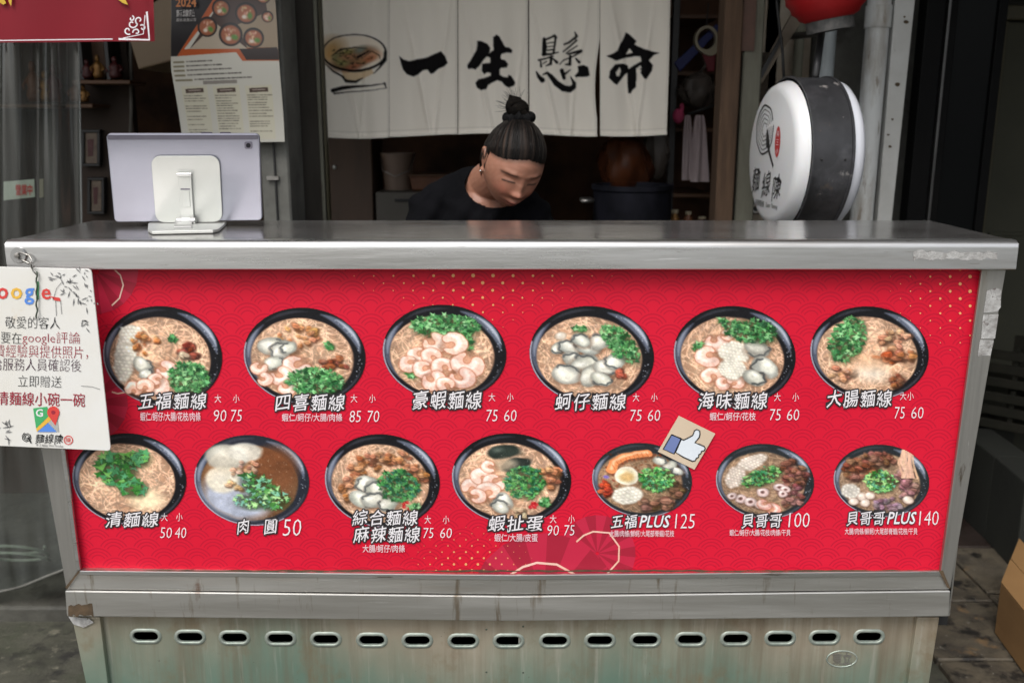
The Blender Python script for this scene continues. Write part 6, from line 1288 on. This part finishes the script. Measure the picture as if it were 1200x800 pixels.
for s_ in (-1, 1):   # ears: rim, bowl and lobe
    e0 = [HM @ Vector((s_ * (.071 + .007 * math.sin(t)), .012 + .014 * math.cos(t), -.004 + .026 * math.sin(t))) for t in np.linspace(-1.6, 3.4, 12)]; cap(e0, [.0055] * 12, 8)
    b = MB(); b.ball(HM @ Vector((s_ * .068, .012, -.006)), (.008, .014, .022), 12, 8, HM.to_3x3().to_4x4()); addm(b); b = MB(); b.ball(HM @ Vector((s_ * .070, .004, -.032)), .0068, 10, 8); addm(b)
NB = Vector((-.080, 2.525, 1.205)); cap([NB, Vector((-.062, 2.50, 1.245)), HM @ Vector((0, .035, -.05))], [.062, .054, .054], 24)
SL, SR = Vector((-.215, 2.53, 1.165)), Vector((.042, 2.51, 1.155))
cap([SL, NB + Vector((-.03, .01, .012))], [.045, .048]); cap([SR, NB + Vector((.03, .01, .012))], [.045, .048]); cap([Vector((-.09, 2.56, .88)), Vector((-.085, 2.55, 1.06)), NB + Vector((0, .01, -.03))], [.105, .11, .085], 24)
def arm(S0, E0, W0, hd):
    cap([S0, E0], [.043, .034]); cap([E0, W0], [.034, .024])
    d = (W0 - E0).normalized(); side = d.cross(Vector((0, 0, 1))).normalized(); dn = side.cross(d).normalized(); dn = -dn if dn.z > 0 else dn
    cap([W0, W0 + d * .035, W0 + d * .075], [.022, .030, .030], 14)
    for k, (L, o_) in enumerate(((.062, -.027), (.072, -.009), (.068, .009), (.052, .026))):
        b0 = W0 + d * .088 + side * o_; cap([b0, b0 + d * L * .45 + dn * .008, b0 + d * L * .75 + dn * .026, b0 + d * L * .85 + dn * .042], [.0092, .0086, .008, .0068], 10)
    b0 = W0 + d * .035 + side * (-.030 * hd); cap([b0, b0 + d * .030 - side * .018 * hd + dn * .008, b0 + d * .055 - side * .016 * hd + dn * .022], [.012, .0105, .008], 10)
EL, ER = Vector((-.285, 2.46, .96)), Vector((.125, 2.44, .955)); arm(SL, EL, Vector((-.16, 2.25, .955)), 1); arm(SR, ER, Vector((.03, 2.24, .955)), -1)
sk.from_pydata(V_, [], F_); so_ = bpy.data.objects.new('body_source', sk); C.objects.link(so_)
def remesh(ob, vox, smooth=2):
    md = ob.modifiers.new('r', 'REMESH'); md.mode = 'VOXEL'; md.voxel_size = vox
    if smooth: ms = ob.modifiers.new('s', 'SMOOTH'); ms.factor = .5; ms.iterations = smooth
    dg = bpy.context.evaluated_depsgraph_get(); me = bpy.data.meshes.new_from_object(ob.evaluated_get(dg)); bpy.data.objects.remove(ob); return me
me = remesh(so_, .0027, 1); me.name = 'body'
n = len(me.vertices); co = np.empty(n * 3); me.vertices.foreach_get('co', co); co = co.reshape(-1, 3)
Hi = np.array(HM.inverted()); lc_ = co @ Hi[:3, :3].T + Hi[:3, 3]
col = np.empty((n, 3)); col[:] = (158, 112, 92); rz_ = np.sin(co[:, 0] * 210 + 3 * np.sin(co[:, 2] * 160)) * np.sin(co[:, 1] * 190 + co[:, 2] * 230); col += (rz_ * 5)[:, None]
def gp(cx, cz, sx, sz, yl=0.): return np.exp(-((lc_[:, 0] - cx) / sx) ** 2 - ((lc_[:, 2] - cz) / sz) ** 2) * (lc_[:, 1] < -.045)
def mixc(a, c_): 
    global col
    col = col * (1 - np.clip(a, 0, 1)[:, None]) + np.array(c_, float) * np.clip(a, 0, 1)[:, None]
mixc(.35 * (gp(-.038, -.03, .02, .018) + gp(.038, -.03, .02, .018)), (176, 96, 78)); mixc(.35 * gp(0, -.034, .014, .012), (182, 104, 86))
mixc(.85 * (gp(0, -.058, .021, .0045) + gp(0, -.069, .017, .005)), (136, 78, 68)); mixc(.95 * gp(0, -.0635, .023, .0016), (60, 26, 24)); mixc(.8 * (gp(-.008, -.043, .003, .0022) + gp(.008, -.043, .003, .0022)), (60, 28, 22))
for s_ in (-1, 1):
    x = lc_[:, 0] * s_; lash = np.exp(-((lc_[:, 2] - (-.002 - .16 * (x - .031) - 6 * (x - .031) ** 2)) / .0019) ** 2) * (np.abs(x - .031) < .0155) * (lc_[:, 1] < -.04); mixc(.95 * lash, (28, 18, 16))
    lid = np.exp(-((lc_[:, 2] - .0075) / .0012) ** 2) * (np.abs(x - .031) < .014) * (lc_[:, 1] < -.04); mixc(.45 * lid, (120, 74, 58))
    brow = np.exp(-((lc_[:, 2] - (.0175 - .16 * (x - .03))) / .0030) ** 2) * np.clip((.0215 - np.abs(x - .034)) / .006, 0, 1) * (lc_[:, 1] < -.03); mixc(.62 * brow, (44, 30, 26))
hl_ = .058 - 2.0 * np.abs(lc_[:, 0]) ** 1.6; near = (np.hypot(np.hypot(lc_[:, 0], lc_[:, 1]), lc_[:, 2]) < .14) & (lc_[:, 2] > -.02)
mixc(.92 * np.clip((lc_[:, 2] - hl_ + .007) / .020, 0, 1) * near * (lc_[:, 1] < .01), (24, 18, 15))
wd = me.color_attributes.new('print', 'FLOAT_COLOR', 'POINT'); wd.data.foreach_set('color', np.concatenate([lin(np.clip(col, 0, 255)), np.ones((n, 1))], 1).astype(np.float32).ravel())
po_ = np.array(pr['_o']); me.vertices.foreach_set('co', (co - po_).astype(np.float32).ravel()); me.update()
link('body', me, vcmat('skin', .42, .45, bump=(700, .12), sss=.12), pr, True)
# shirt
V_ = []; F_ = []
cap([SL + Vector((-.004, 0, .004)), NB + Vector((-.035, .01, .020))], [.056, .056]); cap([SR + Vector((.004, 0, .004)), NB + Vector((.035, .01, .020))], [.056, .056])
cap([Vector((-.09, 2.57, .84)), Vector((-.085, 2.555, 1.04)), NB + Vector((0, .012, -.045))], [.135, .135, .115], 28); cap([Vector((-.145, 2.56, .86)), Vector((-.150, 2.55, 1.08))], [.10, .095]); cap([Vector((-.03, 2.56, .86)), Vector((-.02, 2.54, 1.08))], [.10, .095])
cap([SL, SL.lerp(EL, .72)], [.058, .060]); cap([SR, SR.lerp(ER, .72)], [.058, .060])
sm = bpy.data.meshes.new('shirt_source'); sm.from_pydata(V_, [], F_); so_ = bpy.data.objects.new('shirt_source', sm); C.objects.link(so_); me = remesh(so_, .0055, 4); me.name = 'shirt'
bm = bmesh.new(); bm.from_mesh(me); cN = Vector((-.052, 2.452, 1.262)); ax_ = Vector((.12, -.62, .78)).normalized()
kill = []
for f in bm.faces:
    c_ = f.calc_center_median(); d = c_ - cN; h_ = d.dot(ax_); r_ = (d - ax_ * h_).length
    if r_ < .066 and h_ > -.09: kill.append(f)
bmesh.ops.delete(bm, geom=kill, context='FACES')
for v in bm.verts:
    if v.is_boundary:
        d = v.co - cN; h_ = d.dot(ax_); rv = d - ax_ * h_
        if .04 < rv.length < .09: v.co = cN + ax_ * h_ + rv.normalized() * .0655
for v in bm.verts:
    q = v.co; k = .0035 * math.sin(q.x * 60 + q.z * 75) * math.sin(q.z * 40 + 1) + .0042 * abs(math.sin(q.z * 38 - q.x * 34 + q.y * 14)) + .0016 * math.sin(q.x * 150 - q.z * 90); v.co += v.normal * k
    v.co -= Vector(pr["_o"])
bm.to_mesh(me); bm.free()
o = link('shirt', me, M['shirt'], pr, True); md = o.modifiers.new('thickness', 'SOLIDIFY'); md.thickness = .003; md.offset = 0
# trousers and shoes (behind the cart)
V_ = []; F_ = []
for s_, x in ((-1, -.16), (1, -.02)): cap([Vector((-.09 + s_ * .05, 2.58, .86)), Vector((x, 2.56, .50)), Vector((x, 2.60, .12))], [.125, .075, .055])
sm = bpy.data.meshes.new('trouser_source'); sm.from_pydata(V_, [], F_); so_ = bpy.data.objects.new('trouser_source', sm); C.objects.link(so_); me = remesh(so_, .012, 3)
for v in me.vertices: v.co -= Vector(pr['_o'])
me.name = 'trousers'; link('trousers', me, M['trouser'], pr, True)
for x in (-.16, -.02): MB().ball((x, 2.55, .075), (.042, .115, .032), 16, 10).build('shoe', M['black_plastic'], pr, smooth=True)
# hair: shell combed up to the knot
bd = Vector((0, .50, .87)).normalized(); e1 = Vector((1, 0, 0)); e2 = bd.cross(e1).normalized(); nA, nB = 260, 90; rs_ = np.random.RandomState(4)
st_ = rs_.uniform(0, 1, nA); st_ = .5 * st_ + .25 * np.roll(st_, 1) + .25 * np.roll(st_, -1); wv = rs_.uniform(-1, 1, nA); X = []; HC_ = []; keep = []
for j in range(nB + 1):
    th = 2.35 * j / nB
    for i in range(nA):
        ph = 2*PI*i/nA + .05 * math.sin(th * 3 + i * .02); d = bd * math.cos(th) + (e1 * math.cos(ph) + e2 * math.sin(ph)) * math.sin(th); r_ = 1 / math.sqrt((d.x / RX) ** 2 + (d.y / RY) ** 2 + (d.z / RZ) ** 2)
        p = d * r_
        hl = .058 - 2.0 * abs(p.x) ** 1.6 + .0015 * wv[i]                               # hairline over the forehead
        face = (p.y < -.012 and p.z < hl) or (p.z < -.022 and p.y < .030) or p.z < -.068 or (abs(p.x) > .05 and -.004 < p.y < .022 and p.z < .016)
        dist = 0 if face else 1
        ed = min(1, max(0, (p.z - hl) / .022)) if p.y < -.02 else (min(1, max(0, (p.z - hl) / .022 + (p.y + .02) / .03)) if p.y < .01 else 1); ed = max(ed, 0)
        q = p * (1.004 + .062 * ed ** .7 + .018 * (st_[i] - .5) * ed)
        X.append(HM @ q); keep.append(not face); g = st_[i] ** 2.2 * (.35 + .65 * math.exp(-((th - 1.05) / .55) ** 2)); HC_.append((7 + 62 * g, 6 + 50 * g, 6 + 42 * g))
fs = []
for j in range(nB):
    for i in range(nA):
        q = (j*nA+i, (j+1)*nA+i, (j+1)*nA+(i+1) % nA, j*nA+(i+1) % nA)
        if all(keep[k] for k in q): fs.append(q)
hme = bpy.data.meshes.new('hair'); hme.from_pydata([p - Vector(pr['_o']) for p in X], [], fs)
at_ = hme.color_attributes.new('print', 'FLOAT_COLOR', 'POINT'); at_.data.foreach_set('color', np.concatenate([lin(np.array(HC_)), np.ones((len(X), 1))], 1).astype(np.float32).ravel())
hm_ = vcmat('dark_hair', .52, .12, bump=(300, .3)); ho = link('hair', hme, hm_, pr, True)
lh = MB(); rs2 = np.random.RandomState(9)
for q in range(150):
    ph = rs2.uniform(0, 2*PI); dph = rs2.uniform(-.10, .10); lift = rs2.uniform(1.064, 1.080); pts = []
    for t in range(9):
        th = .18 + (rs2.uniform(1.25, 1.75) if t < 0 else 1.42) * t / 8; a = ph + dph * math.sin(t * .5) ; d = bd * math.cos(th) + (e1 * math.cos(a) + e2 * math.sin(a)) * math.sin(th)
        r_ = 1 / math.sqrt((d.x / RX) ** 2 + (d.y / RY) ** 2 + (d.z / RZ) ** 2); p = d * r_
        if p.y < -.012 and p.z < .062 - 2.0 * abs(p.x) ** 1.6: break
        if p.z < -.02: break
        pts.append(HM @ (p * lift))
    if len(pts) > 3: lh.tube(pts, [.00045 + .0003 * (k % 2) for k in range(len(pts) - 1)] + [.0002], 3, False)
M['strand'] = mat('hair_strand', (.005, .0045, .004), .5, spec=.25, var=((.026, .020, .016), 60, .9))
o = lh.build('loose_strands', M['strand'], pr, smooth=True); o['kind'] = 'stuff'
hr = mat('top_knot_hair', (.003, .0026, .0024), .8, var=((.009, .007, .005), 60, .9), spec=.08, bump=(160, .8), stretch=(1, 1, 3))
B0 = HM @ (bd * (1 / math.sqrt((bd.y / RY) ** 2 + (bd.z / RZ) ** 2)) * 1.03)
upv = Vector((-.10, -.05, 1)).normalized(); rt = Vector((1, 0, .05)).normalized(); fw = rt.cross(upv)
bn = thing('bun', 'x', None, B0); bn.parent = pr; bn.location = B0 - Vector(pr['_o']); del bn['label']
# scrunchie: gathered ring
vs = []; nT, nS = 64, 14
for i in range(nT):
    a = 2*PI*i/nT; rr_ = .0125 * (1 + .22 * math.sin(9*a) + .12 * math.sin(17*a + 1))
    for k in range(nS): t = 2*PI*k/nS; rad = .0265 + rr_ * math.cos(t); vs.append(B0 + rt * rad * math.cos(a) + fw * rad * math.sin(a) + upv * (.004 + rr_ * .95 * math.sin(t) + .003 * math.sin(5*a)))
MB().add(vs, [(i*nS+k, ((i+1) % nT)*nS+k, ((i+1) % nT)*nS+(k+1) % nS, i*nS+(k+1) % nS) for i in range(nT) for k in range(nS)]).build('scrunchie', M['scrunchie'], bn, smooth=True)
kb_ = MB(); cc = B0 + upv * .027 - rt * .002; kb_.ball(cc, (.029, .026, .021), 24, 14)
for q in range(5):
    pts = [cc + rt * (.022 + .004 * math.sin(q * 2 + t)) * math.cos(t + q) + upv * (.017 + .002 * q) * math.sin(t + q * .7) - fw * (-.013 + .004 * math.sin(2 * t + q)) for t in np.linspace(0, 4.4, 18)]; kb_.tube(pts, [.0035 + .0045 * math.sin(PI * k / 17) for k in range(18)], 9)
kb_.tube([cc + rt * .018 - upv * .004, cc + rt * .004 + upv * .020, cc - rt * .014 + upv * .026, cc - rt * .020 + upv * .012, cc - rt * .010 + upv * .002], [.007, .009, .009, .008, .005], 10)
kb_.build('knot', hr, bn, smooth=True)
fy = MB()
for q in range(34):
    a = rr(1.2, 3.9); L = rr(.012, .030); s0 = cc + rt * .020 * math.cos(a) + upv * .018 * math.sin(a); d = (rt * math.cos(a) + upv * math.sin(a)); w_ = rt * rr(-.012, .012) + upv * rr(-.004, .014)
    fy.tube([s0, s0 + d * L * .6 + w_ * .3, s0 + d * L + w_], [.0005, .0004, .0002], 4)
o = fy.build('flyaway_hair', hr, bn); o['kind'] = 'stuff'
MB().ball(HM @ Vector((-.0745, .001, -.036)), .0030, 10, 8).build('earring', M['stud'], pr, smooth=True)
